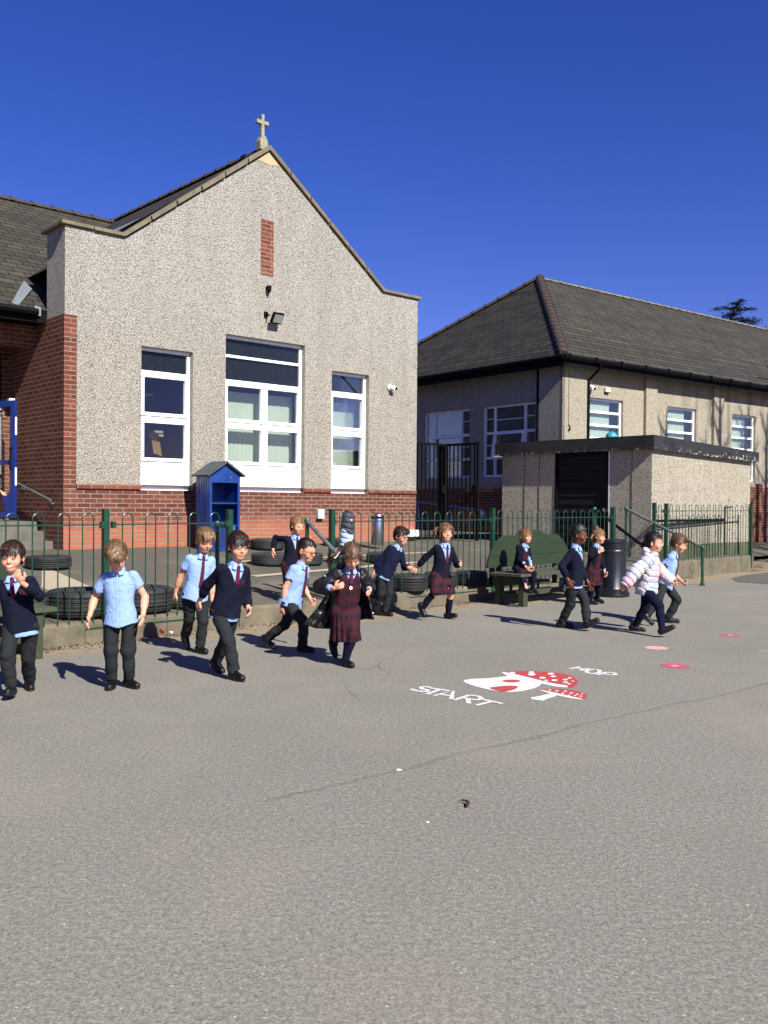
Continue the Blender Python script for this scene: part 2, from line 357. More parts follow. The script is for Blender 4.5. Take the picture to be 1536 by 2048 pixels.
def m_asphalt(name, base, dark, light, band=True, cracks=()):
    t = NT(name); v = t.coord('Object')
    big = t.noise(v, .35, 5, .6); mid = t.noise(v, 2.4, 5, .65); f1 = t.noise(v, 95, 3, .7); f2 = t.noise(v, 42, 3, .7)
    vo = t.n('ShaderNodeTexVoronoi'); vo.inputs['Scale'].default_value = 150; t.l(v, vo.inputs['Vector'])
    cc = t.mix(t.g(big, .35, .68), base, tuple(x*.86 for x in base[:3])+(1,))
    cc = t.mix(t.g(mid, .38, .72, 0, .4), cc, tuple(x*.86 for x in (base[0], base[1]*.98, base[2]*.96))+(1,))
    cc = t.mix(t.g(f1, .48, .64, 0, .7), cc, dark); cc = t.mix(t.g(f2, .50, .66, 0, .5), cc, dark); cc = t.mix(t.g(f2, .46, .34, 0, .35), cc, light)
    cc = t.mix(t.g(f1, .44, .30, 0, .5), cc, light)
    st1 = t.noise(v, .9, 6, .75, .6); cc = t.mix(t.g(st1, .54, .66, 0, .32), cc, tuple(x*.72 for x in base[:3])+(1,)); st2 = t.noise(v, .55, 3, .6, .3); cc = t.mix(t.g(st2, .52, .70, 0, .28), cc, rgb('#958b78'))
    sv_ = t.n('ShaderNodeSeparateColor'); t.l(vo.outputs['Color'], sv_.inputs[0]); cc = t.mix(t.g(sv_.outputs[0], .994, .997, 0, .4), cc, rgb('#cfc8ba'))
    h = t.math('ADD', f1, t.math('MULTIPLY', f2, .6))
    if band:
        dt = t.n('ShaderNodeVectorMath', operation='DOT_PRODUCT'); t.l(v, dt.inputs[0]); dt.inputs[1].default_value = tuple(FN)
        tt = t.math('ADD', dt.outputs['Value'], -float(FO@FN)); bn = t.noise(v, 1.6, 6, .7); bn2 = t.noise(v, 9, 5, .8)
        edge = t.math('ADD', tt, t.math('MULTIPLY', t.math('SUBTRACT', bn, .5), 1.3))
        cc = t.mix(t.g(edge, -.75, -.35, 0, .85), cc, t.mix(t.g(bn2, .4, .65), rgb('#93836a'), rgb('#776a57')))
        e2 = t.math('ADD', tt, t.math('MULTIPLY', t.math('SUBTRACT', bn2, .5), .5)); cc = t.mix(t.math('MULTIPLY', t.g(e2, -.24, -.08), t.g(bn, .45, .55, 0, .7)), cc, rgb('#3d3025'))
    for (a, b, wob, wid, k, wsc) in cracks:
        m, d = seam_mask(t, v, a, b, wob, wid, ws=wsc); m = t.math('MULTIPLY', m, t.g(mid, .3, .6, .35, 1))
        cc = t.mix(t.math('MULTIPLY', m, k), cc, tuple(x*.32 for x in dark[:3])+(1,)); h = t.math('SUBTRACT', h, t.math('MULTIPLY', m, 1.5))
    t.bump(h, .0035, .6); t.set(cc, .95, 0, .08); MATS[name] = t.m
c1a, c1b = G(560, 1590), G(1620, 1345); k1 = [G(790, 1300), G(745, 1345), G(680, 1355), G(690, 1400), G(740, 1330)]
m_asphalt('asphalt', rgb('#837f75'), rgb('#56534c'), rgb('#a29e92'), True,
          [(c1a, c1b, .35, .035, .17, .8), (G(800, 1305), G(742, 1335), .22, .010, .4, 3), (G(742, 1330), G(775, 1345), .2, .010, .35, 3), (G(735, 1340), G(688, 1325), .2, .009, .4, 3), (G(680, 1352), G(705, 1395), .2, .009, .4, 3)])
m_asphalt('asphalt_upper', rgb('#5d594f'), rgb('#3a3731'), rgb('#77726a'), False)
m_asphalt('asphalt_patch', rgb('#625e5a'), rgb('#3d3a37'), rgb('#7b756c'), False)
m_asphalt('path_concrete', rgb('#a99c86'), rgb('#8a7f6d'), rgb('#bdb3a0'), False)
# ================================================================== GROUND
def zg(s, t):
    base = .2 if s < 9.5 else (.2+.12*min(1, (s-9.5)/2))
    far = .6
    return base+(far-base)*min(1, max(0, t)/5.4)
mb = MB(); mb.poly([(-900, -900, 0), (900, -900, 0), (900, 900, 0), (-900, 900, 0)], [(0, 1, 2, 3)])
tag(mb.build('playground', 'asphalt'), 'grey asphalt playground in front of the school', kind='structure')
ss = [-60, -30, -15, -8, -4, -2, 0, 2, 4, 6, 8, 9.5, 10.5, 11.5, 13, 15.6]; ts = [.12, .6, 1.2, 2, 3, 4, 5.4, 8, 12, 60]
pts = [FP(s, t, zg(s, t)) for s in ss for t in ts]; nt = len(ts)
mb = MB(); mb.poly(pts, [(i*nt+j, (i+1)*nt+j, (i+1)*nt+j+1, i*nt+j+1) for i in range(len(ss)-1) for j in range(nt-1)])
ss2 = [15.6, 20, 40, 90]; ts2 = [1.4, 5, 10, 60]
pts = [FP(s, t, .02+.5*min(1, t/8.)) for s in ss2 for t in ts2]
mb.poly(pts, [(i*4+j, (i+1)*4+j, (i+1)*4+j+1, i*4+j+1) for i in range(3) for j in range(3)])
tag(mb.build('upper_playground', 'asphalt_upper'), 'darker raised asphalt between fence and building', kind='structure')
# kerb: front face and rounded worn top, in stones
mb = MB(); s = -60.
while s < 15.6:
    e = min(15.6, s+.915); z = zg((s+e)/2, 0)
    j = rnd.uniform(-.006, .006)
    p = [(-.02+j, -.1), (.15, -.1), (.15, z+.012), (.02+j, z+.014), (-.015+j, z-.02)]
    q = [FP(s+.004, a, b) for a, b in p]+[FP(e-.004, a, b) for a, b in p]; n = 5
    mb.poly(q, [tuple(range(5)), tuple(range(9, 4, -1))]+[(i, i+5, (i+1) % 5+5, (i+1) % 5) for i in range(5)]); s = e
tag(mb.build('kerb', 'concrete'), 'worn concrete kerb under the green fence', kind='structure')
mb = MB()
a_ = [(84, 1150), (178, 1171), (176, 1184), (125, 1185), (83, 1175)]
mb.poly([G(x, y, .36)+np.array([0, 0, 0]) for x, y in a_], [(0, 1, 2, 3, 4)])
for i, p in enumerate(mb.v):
    d = np.array(p)-FO; mb.v[i] = (p[0], p[1], zg(d@FD, d@FN)+.004)
q = [FP(4.5, 3.3), FP(9.5, 3.3), FP(9.5, 3.42), FP(4.5, 3.42)]
q += [FP(3.9, 1.9), FP(7.6, 2.25), FP(7.6, 2.4), FP(3.9, 2.05)]
mb.poly([(a[0], a[1], zg((a-FO)@FD, (a-FO)@FN)+.009) for a in q], [(0, 1, 2, 3), (4, 5, 6, 7)])
tag(mb.build('path', 'path_concrete'), 'pale concrete strips on the upper level', kind='structure')
mb = MB(); mb.poly([G(x, y)+np.array([0, 0, .004]) for x, y in [(1463, 1156), (1500, 1149), (1700, 1128), (1700, 1180), (1472, 1164)]], [(0, 1, 2, 3, 4)])
tag(mb.build('pavement_patch', 'asphalt_patch'), 'darker asphalt patch at the right edge', kind='structure')
def on_upper(x, y):
    d = np.array([x, y, 0])-FO; return zg(d@FD, d@FN)
def upt(px, py, z0=.35):
    d = ray(px, py); Y = 7.
    while Y < 40:
        p = C0+d*Y/d[1]
        if p[2] <= on_upper(p[0], p[1]): break
        Y += .01
    p[2] = on_upper(p[0], p[1]); return p
# ================================================================== GABLED SCHOOL BUILDING
TH1 = R(47.7); B1 = (-5.06, 14.6, 0); RZ1 = R(90)-TH1
def frame_of(org, th):
    e1 = np.array([math.sin(th), math.cos(th), 0]); e2 = np.array([-math.cos(th), math.sin(th), 0]); o = np.array(org, float)
    return lambda x, y, z: o+e1*x+e2*y+np.array([0, 0, z])
L1 = frame_of(B1, TH1)
def local1(p):
    e1 = np.array([math.sin(TH1), math.cos(TH1), 0]); e2 = np.array([-math.cos(TH1), math.sin(TH1), 0]); d = np.array(p)-np.array(B1); return d@e1, d@e2, d[2]
def wall(mb, bps, top, bot, holes, y=0., dep=.12, back=.3, bottom=True):
    """vertical wall in local xz with rectangular holes (x0,x1,z0,z1), jambs dep deep; top(x) piecewise linear between bps"""
    bps = sorted(set(bps)|{h[0] for h in holes}|{h[1] for h in holes})
    for a, b in zip(bps[:-1], bps[1:]):
        hs_ = sorted([h for h in holes if h[0] <= a+1e-6 and h[1] >= b-1e-6], key=lambda h: h[2]); z = bot(a)
        segs = []
        for h in hs_:
            if h[2] > z: segs.append((z, h[2]))
            z = max(z, h[3])
        for z0, z1 in segs: mb.poly([(a, y, z0), (b, y, z0), (b, y, z1), (a, y, z1)], [(0, 1, 2, 3)])
        mb.poly([(a, y, z), (b, y, z), (b, y, top(b)), (a, y, top(a))], [(0, 1, 2, 3)])
    for (x0, x1, z0, z1) in holes:
        for q in ([(x0, y, z0), (x0, y+dep, z0), (x0, y+dep, z1), (x0, y, z1)], [(x1, y, z0), (x1, y+dep, z0), (x1, y+dep, z1), (x1, y, z1)], [(x0, y, z1), (x1, y, z1), (x1, y+dep, z1), (x0, y+dep, z1)]):
            mb.poly(q, [(0, 1, 2, 3)])
W1 = [(1.32, 2.30, 1.57, 3.98), (2.965, 4.745, 1.57, 4.39), (5.41, 6.385, 1.57, 3.98)]
def topf(x):
    if x <= 1.03 or x >= 6.71: return 5.72
    return 5.72+(7.86-5.72)*(x-1.03)/2.84 if x <= 3.87 else 5.72+(7.86-5.72)*(6.71-x)/2.84
school = empty('school_building', B1, RZ1)
tag(school, 'pebbledashed gabled school building with brick base, tall white windows and stone coping', 'building')
mb = MB(); wall(mb, [.2, 1.03, 3.87, 6.71, 7.75], topf, lambda x: 1.65, W1, y=-.018)
wall(mb, [0, .2], topf, lambda x: 4.32, [], y=-.018)
mb.poly([(.2, -.018, 1.65), (.2, 0, 1.65), (.2, 0, 4.32), (.2, -.018, 4.32)], [(0, 1, 2, 3)])
mb.poly([(0, -.018, 4.33), (0, .68, 4.33), (0, .68, 5.72), (0, -.018, 5.72)], [(0, 1, 2, 3)])
mb.poly([(0, .68, 4.33), (.3, .68, 4.33), (.3, .68, 5.72), (0, .68, 5.72)], [(0, 1, 2, 3)])
mb.poly([(7.75, -.018, .3), (7.75, 10, .3), (7.75, 10, 5.72), (7.75, -.018, 5.72)], [(0, 1, 2, 3)])
mb.build('pebbledash_wall', 'pebbledash', school)
mb = MB(); wall(mb, [.2, 7.75], lambda x: 1.65, lambda x: .3, [(a, b, c, 1.66) for a, b, c, d in W1], y=0.)
wall(mb, [.0, .2], lambda x: 1.65, lambda x: .3, [], y=0.)
mb.build('brick_base', 'brick_plinth', school)
mb = MB(); mb.poly([(0, 0, 1.65), (.2, 0, 1.65), (.2, 0, 4.32), (0, 0, 4.32)], [(0, 1, 2, 3)])
mb.poly([(0, 0, .3), (0, 2.3, .3), (0, 2.3, 4.33), (0, 0, 4.33)], [(0, 1, 2, 3)])
mb.poly([(0, 2.3, 4.33), (0, .68, 4.33), (.3, .68, 4.33), (.3, 2.3, 4.33)], [(0, 1, 2, 3)])
mb.build('brick_side_wall', 'brick_side', school)
mb = MB()
for a, b in ((.2, 1.32), (2.30, 2.965), (4.745, 5.41), (6.385, 7.75)): mb.box(a+.002, b-.002, -.035, .05, 1.58, 1.655); mb.build('brick_course', 'brick_quoin', school); mb = MB()

# coping: one mitred run over the gable, with the return along the left side
def cp(x): return (x, topf(min(max(x, 0), 7.75)))
up_ = .135; sl = math.atan2(7.86-5.72, 2.84); ux = math.sin(sl)*.11; uz = math.cos(sl)*.11
prof = [(-.07, 5.725), (1.0, 5.725), (3.87, 7.885), (6.74, 5.725), (7.82, 5.725), (7.82, 5.785), (6.77, 5.785), (3.87, 7.885+.095), (.975, 5.785), (-.07, 5.785)]
mb = MB()
for (i, j, k, l) in ((0, 1, 8, 9), (1, 2, 7, 8), (2, 3, 6, 7), (3, 4, 5, 6)):
    a, b, c, d = prof[i], prof[j], prof[k], prof[l]; n = max(1, round(math.hypot(b[0]-a[0], b[1]-a[1])/.62))
    for q in range(n):
        t0, t1 = q/n, (q+1)/n; g = .004; lp = lambda u, v, t: (u[0]+(v[0]-u[0])*t, u[1]+(v[1]-u[1])*t)
        jz = rnd.uniform(-.004, .004)
        t0g, t1g = t0+(g if q else 0)/1., t1-(g if q < n-1 else 0)/1.
        P = [lp(a, b, t0g), lp(a, b, t1g), lp(d, c, t1g), lp(d, c, t0g)]
        mb.prism([(x, z+jz) for x, z in P], -.075+jz, .28)
mb.box(-.07, .22, .282, .78, 5.722, 5.782)
mb.build('coping', 'coping_stone', school, bevel=.008)
mb = MB(); mb.prism([(3.60, 7.625), (4.14, 7.625), (3.89, 7.815), (3.85, 7.815)], -.03, .02); 
zb = 7.60; mb = MB(); mb.prism([(3.62, topf(3.62)-.02), (3.75, zb+.04), (3.87, zb+.02), (3.99, zb+.04), (4.12, topf(4.12)-.02), (3.87, 7.85)], -.026, .01)
mb.build('apex_stone', 'apex_stone', school)
# brick slit with terracotta air bricks
mb = MB(); mb.box(3.71, 3.985, -.03, .02, 5.58, 6.60); mb.build('brick_slit', 'brick_quoin', school)
mb = MB()
for k in range(4): mb.box(3.825, 3.87, -.036, 0, 5.66+k*.235, 5.66+k*.235+.17)
mb.build('air_brick', 'brick_side', school)
# roof of the wing and the long main range behind it
RZ_, RX = 7.93, 3.87; YR = 6.15
mb = MB()
mb.poly([(.15, .28, 5.24), (RX, .28, RZ_), (RX, YR, RZ_), (.15, YR, 5.24)], [(0, 1, 2, 3)])
mb.poly([(7.8, .28, 5.1), (RX, .28, RZ_), (RX, 12, RZ_), (7.8, 12, 5.1)], [(0, 3, 2, 1)])
mb.build('wing_roof', 'slate_roof', school)
ea, eb = (.66, 4.47), (YR, 7.88)
mb = MB(); th = .07
mb.poly([(-26, ea[0], ea[1]), (-.0, ea[0], ea[1]), (RX, eb[0], eb[1]), (-26, eb[0], eb[1])], [(0, 1, 2, 3)])
mb.poly([(-26, ea[0], ea[1]-.05), (-.0, ea[0], ea[1]-.05), (-.0, 2.3, ea[1]+.8), (-26, 2.3, ea[1]+.8)], [(0, 1, 2, 3)])
mb.poly([(-26, eb[0], eb[1]), (RX, eb[0], eb[1]), (RX, 12, 4.4), (-26, 12, 4.4)], [(0, 1, 2, 3)])
mb.build('main_roof', 'slate_roof', school)
def ridge_run(mb, a, b, r=.11, L=.45, drop=.03):
    a, b = np.array(a, float), np.array(b, float); D = b-a; n = int(np.linalg.norm(D)/L); d = D/n; u = D/np.linalg.norm(D)
    sd = np.cross(u, (0, 0, 1)); sd /= np.linalg.norm(sd); up = np.cross(sd, u)
    for i in range(n):
        p = a+d*i; q = a+d*(i+1)
        for (s0, s1, rr) in ((0, .84, r), (.84, 1., r*1.22)):
            P0 = p+(q-p)*s0; P1 = p+(q-p)*s1; ring = []
            for P in (P0, P1):
                for k in range(7):
                    t = math.pi*k/6; ring.append(P+sd*math.cos(t)*rr+up*(math.sin(t)*rr*.8-drop))
            mb.poly(ring, [(k, k+1, k+8, k+7) for k in range(6)]+[(0, 1, 2, 3, 4, 5, 6), (13, 12, 11, 10, 9, 8, 7)])
mb = MB(); ridge_run(mb, (RX, .3, RZ_), (RX, YR, RZ_)); ridge_run(mb, (-10, YR, eb[1]), (RX-.1, YR, eb[1]))
mb.build('ridge_tiles', 'ridge_tile', school, smooth=True)
mb = MB()   # lead valley between the two roofs and the scrappy flashing at the eaves
v0 = np.array((1.03, 1.0, 5.86)); 
mb.poly([(.95, .3, 5.83), (1.45, .3, 6.2), (1.3, .9, 6.12), (.8, .9, 5.80)], [(0, 1, 2, 3)])
mb.build('lead_valley', 'lead', school); mb = MB()
mb.poly([(-.55, .74, 4.53), (-.45, .70, 4.50), (-.02, 1.25, 4.92), (-.02, 1.6, 5.12)], [(0, 1, 2, 3)])
mb.build('lead_flashing', 'lead', school); mb = MB()
mb.poly([(-.22, .62, 4.36), (-.12, .62, 4.36), (-.12, .62, 4.5), (-.22, .62, 4.52)], [(0, 1, 2, 3)])
mb.build('fascia_end', 'lead', school)
mb = MB()
mb.tube([(-26, .60, 4.41), (-.18, .60, 4.41)], .062, 8); mb.box(-26, -.005, .67, .71, 4.26, 4.455); mb.box(-26, -.005, .71, 2.3, 4.27, 4.29)
mb.build('gutter', 'black_gutter', school)
# recessed front wall of the main range with brick beam over the porch
mb = MB()
mb.box(-26, -.004, 1.1, 1.4, 3.93, 4.268)
mb.build('brick_beam', 'brick_side', school)
mb = MB(); wall(mb, [-26, -.002], lambda x: 4.3, lambda x: .3, [(-1.75, -.12, 1.06, 3.95)], y=2.3)
mb.build('main_range_wall', 'brick_side', school)
def frame_bars(mb, x0, x1, z0, z1, w=.055, y0=0., y1=.06):
    mb.box(x0, x0+w, y0, y1, z0, z1); mb.box(x1-w, x1, y0, y1, z0, z1); mb.box(x0+w, x1-w, y0, y1, z0, z0+w); mb.box(x0+w, x1-w, y0, y1, z1-w, z1)
def window(parent, x0, x1, z0, z1, y, rows, cols, panel_h=0, opener=(), blind=None, room=.55, furn=False, sill_out=.05, label=None, transom_w=.05, dark_top=0, shallow=False):
    """rows: list of z dividers; each cell has a frame, a pane; openers get a second proud sash"""
    wd = empty('window', (0, 0, 0), 0, parent)
    if label: wd['label'] = label
    wd.location = ((x0+x1)/2, y, z0); X0, X1, Z = -(x1-x0)/2, (x1-x0)/2, z1-z0
    mb = MB(); frame_bars(mb, X0, X1, 0, Z, .055, 0, .07)
    zs = [0]+([panel_h] if panel_h else [])+[r-z0 for r in rows]+[Z]
    for zz in zs[1:-1]: mb.box(X0+.055, X1-.055, .002, .068, zz-transom_w/2, zz+transom_w/2)
    lo = 1 if panel_h else 0
    n_open_top = len(opener) and max(opener)
    ztop_c = zs[lo+len(opener)] if opener else zs[-1]
    for c in cols: mb.box(c-(x0+x1)/2-.03, c-(x0+x1)/2+.03, -.001, .067, zs[lo]+.02, ztop_c-.02)
    mb.build('frame', 'upvc', wd, bevel=.006)
    mb = MB(); mb.box(X0-.035, X1+.035, -sill_out, .07, -.045, -.002); mb.build('sill', 'upvc', wd, bevel=.006)
    cells = []
    for i in range(lo, len(zs)-1):
        cs = [X0+.03]+([c-(x0+x1)/2 for c in cols] if (not opener or (i-lo) in opener) else [])+[X1-.03]
        for a, b in zip(cs[:-1], cs[1:]): cells.append((i-lo, a, b, zs[i], zs[i+1]))
    for (r, a, b, c, d) in cells:
        if r in opener:
            mb = MB(); frame_bars(mb, a+.012, b-.012, c+.03, d-.03, .06, -.022, .05); mb.build('sash', 'upvc', wd, bevel=.006)
        mb = MB(); mb.box(a+.02, b-.02, .028, .036, c+.01, d-.01); mb.build('pane', 'glass_sky' if r in opener else 'glass', wd)
    if panel_h: mb = MB(); mb.box(X0+.05, X1-.05, .012, .05, .05, panel_h-.02); frame_bars(mb, X0+.045, X1-.045, .045, panel_h-.02, .03, .004, .05); mb.build('panel', 'upvc_panel', wd)
    if blind:
        bz0, bz1, bm, bx = blind; mb = MB(); n = max(2, int((X1-X0)/.089))
        edges = [X0+.02]+[c-(x0+x1)/2 for c in cols]+[X1]; slats = []
        for e0, e1 in zip(edges[:-1], edges[1:]):
            x_b = e0+(e1-e0)*bx; n = max(1, int((x_b-e0)/.089)); slats += [(e0+(x_b-e0)*k/n, e0+(x_b-e0)*(k+1)/n) for k in range(n)]
        for a, b in slats:
            yy = .30 if not shallow else .12
            mb.poly([(a, yy+.012, bz0-z0), (b+.006, yy-.012, bz0-z0), (b+.006, yy-.012, bz1-z0), (a, yy+.012, bz1-z0)], [(0, 1, 2, 3)])
        mb.build('blind', bm, wd)
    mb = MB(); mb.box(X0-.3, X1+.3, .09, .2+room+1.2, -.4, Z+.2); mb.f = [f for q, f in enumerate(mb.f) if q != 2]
    # dark lined room behind, blue for painted sky reflection: open towards the window
    mb.build('room_lining', 'interior_sky_reflect' if furn else 'interior_dark', wd)
    if dark_top: mb = MB(); mb.box(X0+.05, X1-.05, .045, .055, dark_top-z0, Z-.05); mb.build('transom_board', 'interior_dark', wd)
    if furn:
        mb = MB(); mb.obox((.02, .33, .82), (.09, .02, -.02), (0, .01, 0), (0, .06, .20)); mb.build('easel', 'interior_board', wd)
        mb = MB(); mb.box(.08, .26, .5, .7, .95, 1.0); mb.box(.09, .25, .5, .7, 1.02, 1.06); mb.box(-.3, .0, .4, .7, 1.65, 1.68); mb.build('paper_tray', 'interior_pale', wd)
    return wd
window(school, *W1[0][:2], W1[0][2], W1[0][3], .085, [2.80, 3.57], [], panel_h=.46, opener=(0, 1), blind=(2.0, 3.45, 'blind_green', .16), furn=True, label='left tall window with bare dark panes', dark_top=3.57)
window(school, *W1[1][:2], W1[1][2], W1[1][3], .085, [2.80, 3.57, 4.02], [3.87], panel_h=.46, opener=(0, 1), blind=(2.0, 3.42, 'blind_green', .98), label='wide middle window with green blinds drawn', dark_top=3.57)
window(school, *W1[2][:2], W1[2][2], W1[2][3], .085, [2.80, 3.57], [], panel_h=.46, opener=(0, 1), blind=(2.0, 3.42, 'blind_green', .96), label='narrow right window with green blinds drawn', dark_top=3.57)
window(school, -1.7, -.17, 3.0, 3.93, 2.33, [3.3, 3.62], [-.75], label='small white window above the entrance')
# entrance: white frame, blue glazed leaf standing open
dr = empty('door', (-.95, 2.34, 1.06), 0, school)
mb = MB(); frame_bars(mb, -.8, .8, 0, 1.9, .07, 0, .08); mb.box(-.03, .03, 0, .07, .07, 1.83); mb.build('door_frame', 'upvc', dr)
mb = MB(); mb.box(-.73, -.03, .02, .05, .07, 1.83); mb.box(.03, .73, .02, .05, .07, 1.83); mb.build('pane', 'glass', dr)
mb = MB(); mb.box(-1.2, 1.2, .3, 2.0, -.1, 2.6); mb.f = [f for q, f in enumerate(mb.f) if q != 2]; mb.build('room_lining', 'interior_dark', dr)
lf = empty('door_leaf', (.40, -.09, .02), R(-66), dr)
lf['label'] = 'blue glazed door leaf standing open'
mb = MB(); frame_bars(mb, 0, .86, 0, 1.98, .10, -.025, .025); mb.box(.1, .76, -.02, .02, .1, .42); mb.box(.1, .76, -.022, .022, .9, .98); mb.build('leaf_frame', 'door_blue', lf, bevel=.006)
mb = MB(); mb.box(.09, .77, -.004, .004, .4, 1.9); mb.build('pane', 'glass', lf)
mb = MB(); mb.box(.861, .866, -.018, .018, .55, .85); mb.box(.861, .866, -.018, .018, 1.4, 1.7); mb.build('lock_plate', 'white_plastic', lf)
mb = MB(); mb.tube([(.8, -.06, .8), (.8, -.06, 1.2)], .015); mb.box(.79, .81, -.06, -.02, .82, .84); mb.box(.79, .81, -.06, -.02, 1.16, 1.18); mb.build('handle', 'black_paint', lf)
# entrance steps
st = empty('entrance_steps', tuple(L1(0, 0, 0)), RZ1); tag(st, 'concrete entrance steps against the brick side wall', 'steps')
mb = MB()
for k in range(3): mb.box(-2.4, -.012, .98-.31*k, 2.29, .3, 1.03-.15*k)
mb.build('step', 'step_concrete', st, bevel=.01)
mb = MB(); mb.box(-2.4, -.5, 1.22, 2.29, 1.034, 1.075); mb.build('landing_slab', 'concrete', st, bevel=.008)
hr = empty('wall_handrail', tuple(L1(0, 0, 0)), RZ1); tag(hr, 'sloping metal handrail fixed to the brick side wall above the steps', 'handrail')
mb = MB(); mb.tube([(-.08, 1.95, 1.72), (-.08, .30, 1.385)], .021, 10); mb.build('rail', 'worn_pipe', hr, smooth=True)
for yy, zz in ((1.6, 1.65), (.38, 1.40)): mb = MB(); mb.tube([(-.08, yy, zz), (-.05, yy, zz-.06), (-.002, yy, zz-.07)], .01, 6); mb.tube([(-.012, yy, zz-.07), (-.002, yy, zz-.07)], .035, 10); mb.build('bracket', 'worn_pipe', hr)
# things fixed to the gable
o = empty('gable_cross', tuple(L1(3.80, .1, 7.99)), RZ1); o.scale = (.66, .66, .62); tag(o, 'weathered stone cross on top of the gable', 'cross')
mb = MB(); mb.prism([(-.13, -.14), (.13, -.14), (.13, .12), (.07, .24), (.065, .26), (-.065, .26), (-.07, .24), (-.13, .12)], -.11, .11); mb.build('base', 'old_stone', o, bevel=.01)
mb = MB(); mb.prism([(-.055, .262), (.055, .262), (.045, .62), (.20, .63), (.20, .74), (.045, .74), (.05, .92), (-.05, .92), (-.045, .74), (-.20, .74), (-.20, .63), (-.045, .62)], -.055, .055); mb.build('cross', 'old_stone', o, bevel=.012)
o = empty('floodlight', tuple(L1(3.92, -.02, 4.80)), RZ1); tag(o, 'black floodlight on the gable wall above the middle window', 'light')
mb = MB(); mb.obox((.04, -.17, -.02), (.115, 0, .0), (0, .028, .018), (0, -.06, .09)); mb.build('housing', 'black_paint', o, bevel=.015)
mb = MB(); mb.obox((.04, -.202, -.038), (.09, 0, 0), (0, .004, .0025), (0, -.042, .064)); mb.build('lens', 'lamp_glass', o)
mb = MB(); mb.tube([(-.1, 0, .06), (-.1, -.14, .02)], .014); mb.box(-.14, -.06, -.03, .0, 0, .1); mb.build('bracket', 'black_paint', o)
o = empty('movement_sensor', tuple(L1(3.85, -.02, 5.33)), RZ1); tag(o, 'small black movement sensor below the brick slit', 'sensor')
mb = MB(); mb.lathe([(.0, -.09), (.02, -.09), (.02, -.06), (.042, -.05), (.045, .04), (.03, .05), (0, .05)], 16, (0, -.07, 0)); mb.box(-.03, .03, -.05, 0, -.02, .04); mb.build('housing', 'black_paint', o, smooth=True)
def cctv(name, loc, rz, label):
    o = empty(name, loc, rz); tag(o, label, 'camera')
    mb = MB(); mb.lathe([(0, 0), (.07, 0), (.07, .02), (.05, .045)], 20); ob = mb.build('base', 'white_plastic', o, smooth=True); ob.rotation_euler = (R(90), 0, 0)
    mb = MB(); mb.lathe([(0, -.02), (.052, -.02), (.058, .02), (.058, .07), (.045, .09), (0, .095)], 20); ob = mb.build('body', 'white_plastic', o, smooth=True); ob.rotation_euler = (R(100), R(14), 0); ob.location = (0.01, -.05, -.01)
    mb = MB(); mb.lathe([(0, 0), (.033, 0), (.033, .012), (.0, .018)], 16); ob = mb.build('lens', 'dark_lens', o, smooth=True); ob.rotation_euler = (R(100), R(14), 0); ob.location = (.035, -.14, -.03)
cctv('security_camera', tuple(L1(6.95, -.02, 3.78)), RZ1+R(10), 'white dome camera on the gable wall right of the narrow window')
o = empty('socket_box', tuple(L1(5.12, 0, 1.12)), RZ1); tag(o, 'pale grey weatherproof socket box on the brick base', 'box')
mb = MB(); mb.box(-.075, .075, -.09, 0, -.03, .13); mb.build('cover', 'grey_plastic', o, bevel=.01); mb = MB(); mb.box(-.05, .05, -.1, -.088, 0, .05); mb.box(-.08, .08, -.095, 0, -.05, -.032); mb.build('hood', 'grey_plastic', o)
o = empty('cable_trunking', tuple(L1(7.58, 0, .74)), RZ1); tag(o, 'low white box at the foot of the gable wall corner', 'box')
mb = MB(); mb.box(-.19, .16, -.12, 0, -.07, .07); mb.build('cover', 'white_plastic', o, bevel=.01); mb = MB(); mb.box(-.12, .1, -.11, 0, -.14, -.072); mb.build('base', 'interior_dark', o)
o = empty('alarm_box', tuple(L1(0, 2.1, 3.1)), RZ1); tag(o, 'small cream box high on the brick side wall by the door', 'box')
mb = MB(); mb.box(-.10, 0, -.06, .1, -.05, .05); mb.build('cover', 'cream_plastic', o, bevel=.008); mb = MB(); mb.box(-.104, -.1, -.04, .06, -.02, .02); mb.build('grille', 'white_plastic', o)
# ================================================================== HIP-ROOFED HALL
TH2 = R(51.9); B2 = (4.379, 22.9, 0); RZ2 = R(90)-TH2; L2 = frame_of(B2, TH2)
hall = empty('hall_building', B2, RZ2); tag(hall, 'low pebbledashed building with slate hip roof and black gutters behind the shed', 'building')
W2 = [(.99, 2.41, 2.1, 4.11), (4.37, 5.74, 2.1, 4.11), (7.58, 8.87, 2.1, 4.11), (10.9, 12.2, 2.1, 4.11)]
mb = MB(); wall(mb, [0, 26], lambda x: 4.95, lambda x: 1.95, W2, y=.0)
for a, b in ((-.09, .84), (3.28, 3.78), (6.5, 7.0), (9.75, 10.2)): mb.box(a, b, -.09 if a > 0 else -.09, .0, 1.95, 4.82)
mb.build('front_wall', 'pebbledash_streaked', hall)
